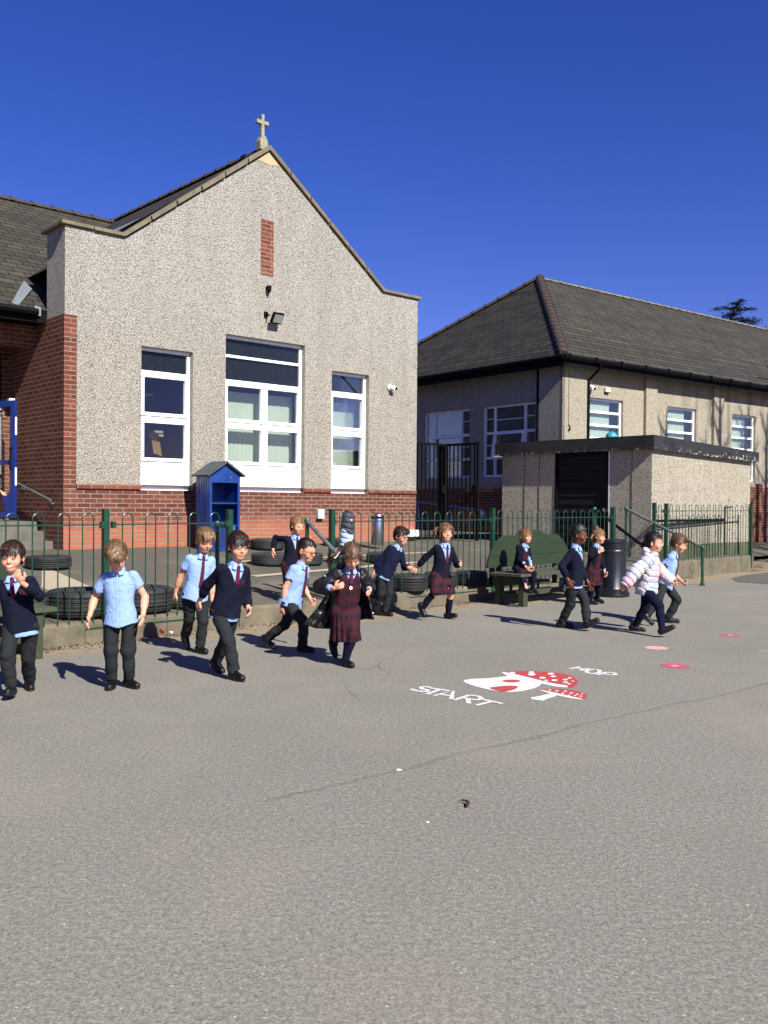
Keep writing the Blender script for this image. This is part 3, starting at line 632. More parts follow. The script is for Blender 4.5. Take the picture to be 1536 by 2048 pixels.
# left flank is built in its own turned frame so that windows reuse the same code
flank = empty('flank', (0, 8.7, 0), R(-90), hall)
WF = [(8.7-5.26, 8.7-3.30, 2.09, 4.0), (8.7-2.82, 8.7-.88, 2.09, 4.0)]
mb = MB(); wall(mb, [-.0, 8.7], lambda x: 4.95, lambda x: 1.77, WF, y=.0)
mb.box(8.02, 8.79, -.09, .0, 1.77, 4.82); ob = mb.build('flank_wall', 'pebbledash', flank)
mb = MB(); wall(mb, [-.0, 8.78], lambda x: 1.70, lambda x: .2, [], y=-.01); mb.box(-.0, 8.78, -.04, .02, 1.70, 1.775); mb.build('brick_base', 'brick_side', flank)
mb = MB(); wall(mb, [-.09, 26], lambda x: 1.95, lambda x: .0, [], y=-.01); mb.box(8.93, 9.1, -.12, 0, 0, 2.05); mb.build('brick_base', 'brick_side', hall)
for w_ in W2: window(hall, *w_, .07, [2.72, 3.08, 3.42, 3.76][:4], [], blind=(2.3, 4.05, 'blind_grey', .74), transom_w=.06, room=1.2, shallow=True)
def casement(parent, x0, x1, z0, z1, y, opn):
    wd = empty('window', ((x0+x1)/2, y, z0), 0, parent); h = z1-z0; a, b = -(x1-x0)/2, (x1-x0)/2
    mb = MB(); frame_bars(mb, a, b, 0, h, .06, 0, .07); zc = [h*.27, h*.62]
    for zz in zc: mb.box(a+.06, b-.06, .002, .068, zz-.035, zz+.035)
    for xx in (a+.42, b-.42): mb.box(xx-.03, xx+.03, -.001, .066, .06, h-.06)
    for zz in (h*.82, h*.45): mb.box(a+.06, a+.39, .02, .05, zz-.012, zz+.012); mb.box(b-.39, b-.06, .02, .05, zz-.012, zz+.012)
    mb.box(a+.45, b-.45, .02, .05, h*.80-.012, h*.80+.012)
    mb.build('frame', 'upvc', wd, bevel=.006)
    mb = MB(); mb.box(a-.03, b+.03, -.06, .07, -.05, -.002); mb.build('sill', 'upvc', wd)
    for (p, q) in ((a+.05, a+.41), (a+.41, b-.41), (b-.41, b-.05)):
        for (r, s) in ((.05, zc[0]), (zc[0], zc[1]), (zc[1], h-.05)): mb = MB(); mb.box(p, q, .028, .036, r, s); mb.build('pane', 'glass', wd)
    mb = MB(); frame_bars(mb, a+.42, b-.42, -(zc[1]-zc[0]), 0, .055, -.03, .02); ob = mb.build('sash', 'upvc', wd); ob.location = (0, -.01, zc[1]); ob.rotation_euler = (R(-opn), 0, 0)
    mb = MB()
    for k in range(5): mb.box(a+.07+k*.06, a+.12+k*.06, .15, .17, .1, h*.98)
    mb.build('curtain', 'blind_dark', wd)
    mb = MB(); mb.box(a+.4, b-.1, .16, .18, h*.5, h*.98); mb.build('blind', 'blind_dark', wd)
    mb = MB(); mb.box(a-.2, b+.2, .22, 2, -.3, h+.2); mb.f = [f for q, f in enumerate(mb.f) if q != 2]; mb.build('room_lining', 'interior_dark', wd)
casement(flank, *WF[0], .07, 4); casement(flank, *WF[1], .07, 9)
def dissolve(e):
    bpy.context.view_layer.update(); m = e.matrix_basis.copy(); par = e.parent
    for ch in list(e.children): mb_ = ch.matrix_basis.copy(); ch.parent = par; ch.matrix_basis = m @ mb_
    bpy.data.objects.remove(e)
dissolve(flank)
# hip roof
EZ = 5.0; AX, AY, AZ, WY, RL = 3.9, 4.35, 8.37, 8.7, 40
mb = MB(); o4 = .4
mb.poly([(-o4, -o4, EZ), (RL, -o4, EZ), (RL, AY, AZ), (AX, AY, AZ)], [(0, 1, 2, 3)])
mb.poly([(RL, WY+o4, EZ), (-o4, WY+o4, EZ), (AX, AY, AZ), (RL, AY, AZ)], [(0, 1, 2, 3)]); mb.build('long_roof', 'slate_roof', hall)
mb = MB(); mb.poly([(-o4, WY+o4, EZ), (-o4, -o4, EZ), (AX, AY, AZ)], [(0, 1, 2)]); mb.build('hip_roof', 'slate_hip', hall)
mb = MB(); mb.box(-o4+.03, RL, -o4+.03, 0, EZ-.10, EZ-.03); mb.box(-o4+.03, 0, -o4+.03, WY+o4, EZ-.101, EZ-.031); mb.box(-o4+.02, RL, -o4+.02, -o4+.05, EZ-.26, EZ-.02); mb.box(-o4+.018, -o4+.048, -o4+.02, WY+o4, EZ-.261, EZ-.021)
mb.box(-.05, RL, -.3, 0, EZ-.14, EZ-.11); mb.build('fascia', 'black_paint', hall)
mb = MB(); mb.tube([(-o4-.04, -o4-.04, EZ-.06), (RL, -o4-.04, EZ-.06)], .065, 8); mb.tube([(-o4-.04, -o4-.04, EZ-.06), (-o4-.04, WY+.4, EZ-.06)], .065, 8)
for k in range(14): mb.box(-.3+k*1.0, -.27+k*1.0, -o4-.12, -o4+.02, EZ-.14, EZ+.02)
mb.build('gutter', 'black_gutter', hall, smooth=True)
mb = MB(); ridge_run(mb, (-o4, -o4, EZ+.03), (AX, AY, AZ+.03), .12, .33); ridge_run(mb, (-o4, WY+o4, EZ+.03), (AX, AY, AZ+.03), .12, .45); mb.build('hip_tiles', 'ridge_tile', hall, smooth=True)
mb = MB(); ridge_run(mb, (AX, AY, AZ), (28, AY, AZ), .09, .45); mb.build('ridge_tiles', 'ridge_grey', hall, smooth=True)
mb = MB(); mb.tube([(.93, -.44, EZ-.1), (.93, -.42, EZ-.22), (.88, -.1, EZ-.5), (.88, -.1, .3)], .042, 8)
mb.build('downpipe', 'black_gutter', hall, smooth=True)
mb = MB(); mb.tube([(-.08, .72, EZ-.1), (-.08, .72, .3)], .04, 8); ob = mb.build('downpipe', 'black_gutter', hall, smooth=True)
cctv('security_camera', tuple(L2(1.08, 0, 4.34)), RZ2-R(20), 'white ball camera under the eaves beside the black downpipe')
o = empty('wall_vent', tuple(L2(1.7, 0, 4.33)), RZ2); tag(o, 'small cream square box above the first hall window', 'box')
mb = MB(); mb.box(-.09, .09, -.07, 0, -.05, .06); mb.build('cover', 'cream_plastic', o, bevel=.005); mb = MB(); mb.box(-.095, .095, -.075, 0, -.065, -.052); mb.build('rim', 'interior_dark', o)
o = empty('hanging_cable', tuple(L2(.14, -.09, 3.2)), RZ2); tag(o, 'thin cable ending in a hook on the hall corner', 'cable')
mb = MB(); mb.tube([(0, -.006, 1.5), (0, -.006, .15)], .005, 5); mb.tube([(0, -.01, .15), (.03, -.02, .1), (.05, -.02, .04), (.02, -.02, 0), (-.02, -.02, .03)], .014, 6); mb.build('cable', 'black_paint', o)
a = L2(9.2, -.3, 5.62); o = empty('roof_aerial', tuple(a), RZ2); tag(o, 'short metal aerial bar over the hall roof at the right edge', 'aerial')
mb = MB(); mb.tube([(.3, 0, -.62), (.3, 0, .35)], .02, 6); mb.build('mast', 'black_gutter', o); mb = MB(); mb.tube([(-.22, -.02, 0), (.5, -.02, -.01)], .03, 6); mb.build('arm', 'worn_pipe', o)
simple('pale_render', '#c9bfb0', .9)
# ================================================================== FLAT-ROOFED SHED
TH3 = R(48); B3 = (5.087, 17.6, 0); RZ3 = R(90)-TH3; L3 = frame_of(B3, TH3)
sh = empty('store_shed', B3, RZ3); tag(sh, 'small flat-roofed pebbledash store with black boarded door and peeling black fascia', 'shed')
mb = MB(); wall(mb, [0, 3.92], lambda x: 2.6-.03*x, lambda x: .1, [], y=0); mb.poly([(3.92, 0, .1), (3.92, 3.7, .1), (3.92, 3.7, 2.5), (3.92, 0, 2.5)], [(0, 1, 2, 3)])
sf = empty('door_side', (0, 3.72, 0), R(-90), sh)
mb2 = MB(); wall(mb2, [0, 3.72], lambda x: 2.6, lambda x: .1, [(3.72-2.28, 3.72-.97, .2, 2.45)], y=0, dep=.08); mb2.build('panel_wall', 'pebbledash_shed', sf)
mb.build('side_wall', 'pebbledash_shed', sh)
mb = MB()
for x in (.5, 1.0, 1.42, 1.85, 2.3, 2.85, 3.4): mb.box(x, x+.008, -.0035, 0, .62, 2.34)
mb.build('panel_joint', 'pale_render', sh)
mb = MB()
for x in (.62, 1.02, 3.28): mb.box(x, x+.016, -.006, 0, .4, 2.45)
mb.build('panel_joint', 'concrete', sf)
d3 = empty('boarded_door', (3.72-2.28, .05, .2), 0, sf)
mb = MB(); z = .0
while z < 2.2:
    mb.prism([(0, z), (-.03, z), (-.012, z+.165), (0, z+.165)], .05, 1.26, ax='x'); z += .168
mb.build('boards', 'door_boards', d3); mb = MB(); mb.box(.02, 1.29, .004, .02, 0, 2.25); mb.build('backing', 'black_paint', d3)
mb = MB(); frame_bars(mb, 0, 1.31, 0, 2.25, .055, -.06, .02); mb.build('door_frame', 'black_paint', d3)
mb = MB(); mb.box(1.20, 1.25, -.075, -.03, 1.05, 1.11); mb.build('handle', 'steel', d3)
mb = MB(); mb.box(1.312, 1.335, -.052, -.04, .0, 2.25); mb.build('door_trim', 'upvc_panel', d3)
dissolve(sf)
mb = MB(); mb.box(0.01, 3.9, -.014, .08, .05, .60); mb.build('mossy_base', 'moss_concrete', sh)
mb = MB(); e = .1
z0 = lambda x: 2.44-.028*x; z1 = lambda x: 2.71-.04*x
fas = [(-e, z0(0)), (4.1, z0(4.1)), (4.1, z1(4.1)), (-e, z1(0))]
mb.prism(fas, -e, -e+.03); mb.prism(fas, 3.82, 3.85)
mb.box(-e-.002, -e+.028, -e+.031, 3.819, z0(0), z1(0)); mb.box(4.07, 4.098, -e+.031, 3.819, z0(4.1), z1(4.1)); ob = mb.build('fascia', 'black_paint', sh)
def m_peel():
    t = NT('black_peel'); v = t.coord('UV'); n = t.noise(v, 14, 5, .75); n2 = t.noise(v, 3, 4); sp = t.n('ShaderNodeSeparateXYZ'); t.l(v, sp.inputs[0])
    lowz = t.g(sp.outputs[1], 2.38, 2.62, .16, 0); k = t.math('ADD', n, lowz); k = t.g(k, .70, .715)
    c = t.mix(t.g(n2, .3, .7), rgb('#131315'), rgb('#2a2a2c')); c = t.mix(t.g(t.noise(v, 40, 3), .5, .8, 0, .4), c, rgb('#4a4744')); c = t.mix(k, c, rgb('#b5b0a6')); t.bump(t.math('ADD', t.math('MULTIPLY', k, -1), n2), .006, .8); t.set(c, .6, 0, .4); MATS['black_peel'] = t.m
m_peel(); ob.data.materials[0] = MATS['black_peel']
mb = MB(); mb.poly([(-e+.03, -e+.03, z1(0)-.03), (4.07, -e+.03, z1(4.1)-.03), (4.07, 3.82, z1(4.1)-.03), (-e+.03, 3.82, z1(0)-.03)], [(0, 1, 2, 3)]); mb.poly([(-e+.03, -e+.03, z0(0)+.03), (4.07, -e+.03, z0(4.1)+.03), (4.07, 3.82, z0(4.1)+.03), (-e+.03, 3.82, z0(0)+.03)], [(0, 3, 2, 1)])
mb.build('flat_roof', 'felt_roof', sh)
p = AtY(1223, 868, 19.2); p[2] = 2.78
mb = MB(); mb.lathe([(0.001, -.12)]+[(.12*math.cos(a), .12*math.sin(a)) for a in [R(-75+15*k) for k in range(11)]]+[(0.001, .12)], 20)
tag(mb.build('ball', 'turquoise_ball', smooth=True, loc=tuple(p)), 'turquoise ball lying on the flat roof of the shed', 'ball')
# ================================================================== BOW-TOP FENCE
def bow_mesh(h=1.15, w=.115, r=.0065, z0=.02, seg=5):
    mb = MB(); rr = w/2
    pts = [(-rr, 0, z0), (-rr, 0, h-rr)]+[(-rr*math.cos(a), 0, h-rr+rr*math.sin(a)) for a in [math.pi*k/8 for k in range(1, 8)]]+[(rr, 0, h-rr), (rr, 0, z0)]
    mb.tube(pts, r, 6); return mb
FRZ = R(90)-FA
GRP = 'green bow-topped fence runs along the kerb'
bow0 = None
def fence(s0, s1, zb, label, posts=('L', 'R'), n=None, h=1.15, t=0., mat='green_paint', zt=None, group=GRP, postout=.03):
    global bow0
    f = empty('bow_top_fence', tuple(FP(s0, t, zb)), FRZ); tag(f, label, 'fence', group)
    Ls = s1-s0; n = n or round((Ls-.1)/.247); pitch = (Ls-.12)/n
    for i in range(n):
        if bow0 is None or h != 1.15: b = bow_mesh(h).build('hoop', mat, f, smooth=True)
        else: b = bow0.copy(); COL.objects.link(b); b.parent = f
        if bow0 is None: bow0 = b
        b.location = (.06+pitch*(i+.5), 0, 0)
    for z in (.02, h-.115): mb = MB(); mb.box(.025, Ls-.025, -.016, .016, z-.006, z+.006) if z > .1 else mb.box(.025, Ls-.025, -.016, .016, z-.008, z+.008); mb.build('rail', mat, f)
    for side in posts:
        x = 0 if side == 'L' else Ls; mb = MB(); mb.box(x-.03, x+.03, -.03, .03, -.14, h+postout); mb.box(x-.033, x+.033, -.033, .033, h+postout, h+postout+.006)
        mb.build('post', mat, f, bevel=.004)
    for x in (.035, Ls-.035): mb = MB(); mb.box(x-.02, x+.02, -.024, .024, h-.15, h-.085); mb.build('clamp', mat, f)
    return f
fence(-2.5, .61, .12, 'green bow-topped fence panel behind the boys at the far left', ('R',))
fence(.66, 2.09, .12, 'short green bow-topped fence panel left of the kerb gap', ('R',))
fence(3.6, 6.69, .12, 'green bow-topped fence panel with a puffer coat hung on it', ('L',))
fence(6.72, 9.97, .14, 'green bow-topped fence panel behind the half-round bench', ('L',))
fence(10.0, 10.03, .14, 'single green square post beside the black bin', ('L',), n=0) if False else None
o = empty('fence_post', tuple(FP(10.0, 0, .14)), FRZ); tag(o, 'green square post at the steps behind the black bin', 'post')
mb = MB(); mb.box(-.035, .035, -.035, .035, -.1, 1.19); mb.build('shaft', 'green_paint', o, bevel=.004); mb = MB(); mb.box(-.04, .04, -.04, .04, 1.19, 1.2); mb.build('cap', 'green_paint', o)
fence(11.84, 15.48, .19, 'green bow-topped fence panel in front of the shed side wall', ('L', 'R'), h=1.2, postout=.02)
fence(11.40, 11.80, .24, 'single-hoop green fence stub at the shed corner', ('L',), n=1, h=1.15)
# lower gate leaf parked behind the last panel
g = empty('gate', tuple(FP(11.95, .32, .26)), FRZ); tag(g, 'lower dark green gate leaf folded back against the fence by the shed', 'gate')
for i in range(12):
    b = bow_mesh(.93, .11, .006).build('hoop', 'green_paint', g, smooth=True) if i == 0 else b.copy()
    if i: COL.objects.link(b); b.parent = g
    b.location = (.15+i*.235, 0, 0)
mb = MB(); mb.box(0, 2.95, -.02, .02, .80, .845); mb.build('top_rail', 'black_gutter', g); mb = MB(); mb.box(0, 2.95, -.02, .02, .0, .04); mb.build('bottom_rail', 'green_paint', g)
mb = MB(); mb.box(2.95, 2.99, -.02, .02, .0, 1.1); mb.build('frame_post', 'black_gutter', g)
mb = MB(); mb.tube([(3.12, 0, .15), (3.12, 0, 1.15), (3.15, 0, 1.24), (3.2, 0, 1.27), (3.26, 0, 1.24), (3.29, 0, 1.15), (3.29, 0, .15)], .009, 6); mb.box(3.0, 3.4, -.012, .012, 1.08, 1.1); mb.box(3.0, 3.4, -.012, .012, .1, .12); mb.build('hoop', 'green_paint', g)
# pipe handrails
def pipe_rail(label, pts, posts, r=.026, mat='worn_pipe', pm='green_rail'):
    o = empty('pipe_handrail', tuple(pts[0])); tag(o, label, 'handrail'); b = np.array(pts[0]); q = [np.array(p)-b for p in pts]
    mb = MB(); mb.tube(q, r, 10); mb.build('rail', mat, o, smooth=True)
    for (p, z) in posts:
        p = np.array(p)-b; mb = MB(); mb.tube([p+np.array([0, 0, -.01]), (p[0], p[1], z-b[2])], r*.95, 10); mb.tube([(p[0], p[1], z-b[2]), (p[0], p[1], z-b[2]+.05)], r*1.5, 10); mb.tube([(p[0], p[1], z-b[2]), (p[0], p[1], z-b[2]+.008)], r*2.3, 12); mb.build('post', pm, o, smooth=True)
        mb = MB(); c = p; mb.lathe([(.001, -.042), (.03, -.036), (.038, -.01), (.038, .015), (.028, .036), (.001, .042)], 12, tuple(c)); mb.build('joint', pm, o, smooth=True)
    return o
pipe_rail('grey and green pipe handrail dropping through the kerb gap behind the boy in glasses', [FP(3.45, .29, 1.155), FP(3.45, -.32, .74)], [(FP(3.45, .29, 1.155), .21), (FP(3.45, -.32, .74), 0)])
pipe_rail('short green pipe handrail with an open grey end beside the blue cupboard', [FP(2.16, .02, 1.10), FP(2.18, .36, 1.13)], [(FP(2.16, .08, 1.10), .2), (FP(2.18, .36, 1.13), .24)])
pipe_rail('long green and grey pipe handrail rising from the asphalt by the shed steps', [FP(11.28, -.99, .65), FP(11.28, .5, 1.31)], [(FP(11.28, -.99, .65), 0), (FP(11.28, .5, 1.31), .36)], pm='green_rail')
pipe_rail('dark pipe handrail of the shed steps just behind the black bin', [FP(10.12, -.72, .56), FP(10.12, .44, 1.30)], [(FP(10.12, .44, 1.30), .34), (FP(10.12, -.72, .56), 0)], mat='black_gutter')
o = empty('shed_steps', tuple(FP(10.05, 0, 0)), FRZ); tag(o, 'low concrete steps between the two pipe handrails', 'steps')
mb = MB(); mb.box(.1, 1.2, -.42, .5, .0, .17); mb.build('step', 'concrete', o, bevel=.01)
# ================================================================== BLACK STEEL GATE
def palisade(name, label, p, rz, L, h, z, centre=False):
    o = empty(name, (p[0], p[1], z), rz); tag(o, label, 'gate', 'tall black steel gate leaves between the two buildings')
    mb = MB(); mb.box(0, L, -.02, .02, h-.05, h); mb.box(0, L, -.02, .02, .02, .07); mb.box(0, .05, -.025, .025, 0, h+.001); mb.box(L-.05, L, -.026, .026, 0, h+.002); mb.build('frame', 'black_paint', o)
    n = 8
    for k in range(1, n): mb = MB(); mb.box(L*k/n-.011, L*k/n+.011, -.011, .011, .07, h-.05); mb.build('bar', 'black_paint', o)
    mb = MB(); mb.box(L-.16, L-.04, -.05, .05, 1.02, 1.2); mb.build('lock_box', 'black_paint', o); return o
gc = L1(7.78+1.02, .12, 0)
palisade('steel_gate', 'black steel gate leaf fixed beside the gable corner', L1(7.78, .1, 0), RZ1, 1.0, 2.12, .58)
palisade('steel_gate', 'black steel gate leaf swung open towards the playground', gc, RZ1-R(90), .98, 2.12, .58)
o = empty('gate_post', (gc[0]-.03, gc[1]+.0, .5), RZ1); tag(o, 'thick black steel post between the two gate leaves', 'post'); mb = MB(); mb.box(-.07, .05, .03, .15, 0, 2.18); mb.build('shaft', 'black_paint', o); mb = MB(); mb.box(-.08, .06, .02, .16, 2.18, 2.2); mb.build('cap', 'black_paint', o)
# blue ramp railing along the hall flank
def hf(y, off, z): return L2(-off, y, z)
o = empty('ramp_railing', tuple(hf(0, 0, 0))); tag(o, 'blue tubular railing of the ramp beside the hall, seen through the black gate', 'railing')
b_ = np.array(hf(0, 0, 0)); q = lambda y, z: hf(y, 1.3, z)-b_
zt = lambda y: 1.22+.075*(y-1.6)
ys = [7.6, 5.2, 3.9, 2.6, 1.6]
mb = MB(); mb.tube([q(8, zt(8)), q(1.5, zt(1.5)), q(1.42, zt(1.4)-.06), q(1.42, zt(1.4)-.36), q(1.5, zt(1.5)-.42), q(8, zt(8)-.42)], .024, 8); mb.build('rail', 'door_blue', o, smooth=True)
for dz in (.2,): mb = MB(); mb.tube([q(8, zt(8)-dz), q(4.2, zt(4.2)-dz)], .016, 6); mb.build('rail', 'door_blue', o, smooth=True)
for y in ys: mb = MB(); mb.tube([q(y, .3), q(y, zt(y))], .026, 8); mb.build('post', 'door_blue', o, smooth=True)
# ================================================================== BLUE CUPBOARD
cx = L1(2.47, -.78, 0); cz = .545
o = empty('book_cupboard', (cx[0], cx[1], cz), RZ1); tag(o, 'tall blue wooden cupboard with open shelves and grey pitched roof against the brick base', 'cupboard')
w_, d_, hh = .30, .42, 1.30
mb = MB(); mb.box(-w_, -w_+.03, 0, d_, 0, hh); mb.box(w_-.03, w_, 0, d_, 0, hh); mb.box(-w_+.03, w_-.03, d_-.02, d_, 0, hh); mb.box(-w_+.03, w_-.03, .02, d_-.02, .02, .06); mb.build('carcass', 'blue_paint', o, bevel=.004)
mb = MB()
for k in range(7): mb.box(-w_-.006, -w_, .03+k*.055, .065+k*.055, .01, hh-.01)
mb.build('side_boards', 'blue_paint', o)
mb = MB(); mb.prism([(-w_, hh-.14), (w_, hh-.14), (w_, hh), (0, hh+.19), (-w_, hh)], -.02, .0); mb.prism([(-w_+.005, hh+.002), (w_-.005, hh+.002), (0, hh+.185)], .005, d_); mb.build('gable_front', 'blue_paint', o)
mb = MB(); mb.box(-w_, -w_+.045, -.021, -.001, .0, hh-.142); mb.box(w_-.045, w_, -.021, -.001, .0, hh-.142); mb.box(-w_+.046, w_-.046, -.02, 0, 0, .08); mb.build('face_frame', 'blue_paint', o)
for z in (.42, .80): mb = MB(); mb.box(-w_+.031, w_-.031, .01, d_-.03, z, z+.025); mb.build('shelf', 'blue_paint', o)
mb = MB(); mb.box(-w_+.05, w_-.05, .03, .05, .08, .42); mb.build('lower_panel', 'blue_dark', o)
for sg in (-1, 1): mb = MB(); nrm = math.hypot(.37, .235); mb.obox((sg*.18, d_/2-.03, hh+.095), (sg*.19, 0, -.121), (0, .27, 0), (sg*.007, 0, .011)); mb.build('roof', 'felt_roof', o)
mb = MB(); mb.box(.09, .13, -.03, -.02, hh-.07, hh-.03); mb.build('latch', 'steel', o)
# steel cylinder
p = AtY(755, 1090, 17.6); o = empty('steel_bin', (p[0], p[1], .585)); tag(o, 'tall brushed steel cylinder standing by the brick base', 'bin')
mb = MB(); mb.lathe([(.0, 0), (.118, 0), (.122, .01), (.122, .56), (.118, .57), (0, .572)], 32); mb.build('body', 'steel', o, smooth=True)
mb = MB(); mb.lathe([(.1235, .50), (.1245, .51), (.1245, .53), (.1235, .54)], 32); mb.build('band', 'black_paint', o, smooth=True)
# ================================================================== BLACK LITTER BIN
p = (3.47, 14.02); o = empty('litter_bin', (p[0], p[1], 0)); tag(o, 'round black plastic litter bin by the fence post', 'bin')
mb = MB(); mb.lathe([(0, .0), (.25, 0), (.262, .015), (.262, .04), (.25, .055), (.252, .07), (.238, .085), (.24, .10), (.222, .115), (.205, .14), (.203, .66), (.212, .67), (.212, .70), (.205, .71)], 40); mb.build('body', 'bin_plastic', o, smooth=True)
mb = MB(); mb.lathe([(.205, .705), (.208, .80), (.218, .81), (.22, .84), (.205, .858), (.16, .862), (.15, .85), (.145, .70), (0, .70)], 40); mb.build('lid', 'bin_plastic', o, smooth=True)
# ================================================================== BENCHES
def bench(s0, s1, t0, label):
    """half-round backed bench along the fence: back at t0, seat towards the playground"""
    o = empty('park_bench', tuple(FP(s0, t0, 0)), FRZ); tag(o, label, 'bench', 'green benches with half-round backs along the fence'); L = s1-s0
    # back: four boards cut to a stepped arc
    lv = [(.50, .66), (.664, .81), (.814, .94), (.944, 1.005)]
    def half(z): return L/2*math.sqrt(max(0, 1-((z-.47)/.60)**2))**.9
    for k, (za, zb) in enumerate(lv):
        mb = MB(); n = 9; l = []; r = []
        for i in range(n+1):
            z = za+(zb-za)*i/n; hw = half(z) if k < 3 else .34-.09*i/n; l.append((L/2-hw, z)); r.append((L/2+hw, z))
        mb.prism(r+l[::-1], -.02, .02); mb.build('back_board', 'bench_green', o, bevel=.004)
    for x in (.32, L/2, L-.32): mb = MB(); mb.box(x-.035, x+.035, .022, .07, .2, .93 if abs(x-L/2) < .1 else .80); mb.build('back_support', 'bench_grey', o)
    for k in range(4): mb = MB(); mb.box(0, L, -.10-.14*k-.062, -.10-.14*k+.066, .405+.0012*k, .445+.0012*k); mb.build('seat_board', 'bench_top', o, bevel=.005)
    for x in (.16, L-.16):
        for y in (-.50, -.10): mb = MB(); mb.box(x-.05, x+.05, y-.045, y+.045, 0, .404); mb.build('leg', 'bench_grey', o, bevel=.005)
        mb = MB(); mb.box(x-.03, x+.03, -.455, -.145, .30, .40); mb.box(x-.028, x+.028, -.455, -.145, .10, .17); mb.build('cross_rail', 'bench_grey', o)
    mb = MB(); mb.box(.19, L-.19, -.33, -.28, .12, .19); mb.build('stretcher', 'bench_grey', o); return o
bench(6.1, 8.1, -.40, 'green bench with half-round back and a seated girl on it')
bench(-2.2, -.17, -.02, 'green bench end at the far left behind the grinning boy')
# ================================================================== TYRES
def tyre_mesh(Ro=.31, W=.2):
    mb = MB(); pr = []
    Ri = Ro*.60; h = W/2; rr = .05
    pr = [(Ri, -h*.72), (Ri+.02, -h*.92), (Ro*.80, -h), (Ro*.91, -h*.94), (Ro*.97, -h*.74)]
    for k, z in enumerate(np.linspace(-h*.66, h*.66, 21)):
        groove = (k % 5 == 2); pr.append((Ro-(.012 if groove else 0)-.006*abs(z/h)**2, z))
    pr += [(Ro*.97, h*.74), (Ro*.91, h*.94), (Ro*.80, h), (Ri+.02, h*.92), (Ri, h*.72), (Ri+.012, h*.5), (Ro*.9, h*.3), (Ro*.92, 0), (Ro*.9, -h*.3), (Ri+.012, -h*.5), (Ri, -h*.72)]
    mb.lathe(pr, 48, (0, 0, h)); return mb
tm = {}
def tyre(px, py, Ro, W, label, tilt=0, z=None):
    """px,py: photo pixel of the tyre's ground centre line"""
    p = upt(px, py); key = (round(Ro, 2), round(W, 2))
    if key not in tm: ob = tyre_mesh(Ro, W).build('tyre', 'rubber', smooth=True, angle=50); tm[key] = ob
    else: ob = tm[key].copy(); COL.objects.link(ob)
    ob.location = (p[0], p[1], p[2]+.003+(z or 0)); ob.rotation_euler = (R(tilt), 0, rnd.uniform(0, 6))
    tag(ob, label, 'tyre', 'old car tyres lying on the upper level'); return ob
# label, centre px, ground-centre py, radius, width
for a in [
    (97, 1137, .30, .17, 'tyre lying alone near the entrance steps at the left'),
    (160, 1232, .33, .27, 'deep wide tyre just behind the fence between the two left boys'),
    (285, 1222, .32, .26, 'deep wide tyre behind the fence right of the boy looking down'),
    (72, 1229, .25, .2, 'tyre half hidden by the left bench end'),
    (372, 1214, .25, .2, 'tyre behind the fence hidden behind the boy with tie'),
    (535, 1099, .31, .19, 'tyre against the brick base left of the girl in cardigan'),
    (540, 1130, .29, .19, 'tyre just behind the girl in cardigan at her left'),
    (612, 1129, .27, .185, 'tyre between the cardigan girl and the pipe handrail'),
    (688, 1126, .27, .18, 'tyre behind the green post with the puffer coat'),
    (678, 1092, .31, .15, 'flat tyre lying nearest the wall behind the green post'),
    (768, 1126, .30, .18, 'tyre behind the shoulders of the two hand-holding children'),
    (819, 1182, .235, .225, 'tyre on the kerb directly between the hand-holding children'),
    (880, 1176, .235, .22, 'tyre on the kerb behind the girl with the held hand'),
    (942, 1170, .24, .2, 'tyre on the kerb nearest the half-round bench'),
    (756, 1190, .22, .2, 'tyre on the kerb partly hidden by the open black coat'),
]: tyre(*a)
# ================================================================== CEDAR BEHIND THE HALL
def cedar():
    base = AtY(1448, 1000, 62.); o = empty('cedar_tree', (base[0], base[1], 0)); tag(o, 'dark flat-branched cedar top rising behind the hall roof', 'tree')
    top = AtY(1450, 600, 62.)[2]; r2 = random.Random(4)
    mb = MB(); mb.tube([(0, 0, 0), (.1, 0, top*.5), (-.2, 0, top*.8), (.05, 0, top-1.8), (.55, 0, top-.6), (1.0, 0, top)], .3, 8, taper=[.5, .35, .22, .1, .05, .02]); limbs = []
    for k in range(60):
        hgt = top-.05-k*.14*(1+.03*k); sp = .22+min(5.2, (top-hgt)*1.6)*r2.uniform(.55, 1.1); az = (k*2.4)+r2.uniform(-.4, .4)
        c0 = np.array([.05+max(0, (hgt-top+1.8))*.45, 0, hgt]); dv = np.array([math.cos(az), math.sin(az)*.9, 0]); pts = []
        for i in range(6):
            t = i/5; pts.append(c0+dv*sp*t+np.array([0, 0, .55*sp*.35*math.sin(t*2.2)-.12*sp*t*t]))
        mb.tube(pts, .05, 5, taper=[.07, .05, .04, .03, .02, .01]); limbs.append((pts, sp))
    mb.build('trunk', 'leaf_brown', o)
    mb = MB()
    for pts, sp in limbs:
        for _ in range(int(60+190*sp)):
            t = r2.uniform(.2, 1.); i = min(4, int(t*5)); f = t*5-i; c = pts[i]*(1-f)+pts[i+1]*f; wd = .12+.26*sp*math.sin(min(1, t)*2.6)*.45
            c = c+np.array([r2.gauss(0, wd), r2.gauss(0, wd), r2.gauss(.0, .05)-.03]); a = r2.uniform(0, 6.3); s = r2.uniform(.04, .10); d = np.array([math.cos(a), math.sin(a), r2.uniform(-.5, .3)])*s; e = np.array([-math.sin(a), math.cos(a), r2.uniform(-.3, .3)])*s*.5
            mb.poly([c-d, c+e, c+d*1.2, c-e], [(0, 1, 2, 3)])
    mb.build('crown', 'cedar_leaf', o)
simple('cedar_leaf', '#26362a', .9, var=.45, scale=1.2)
cedar()
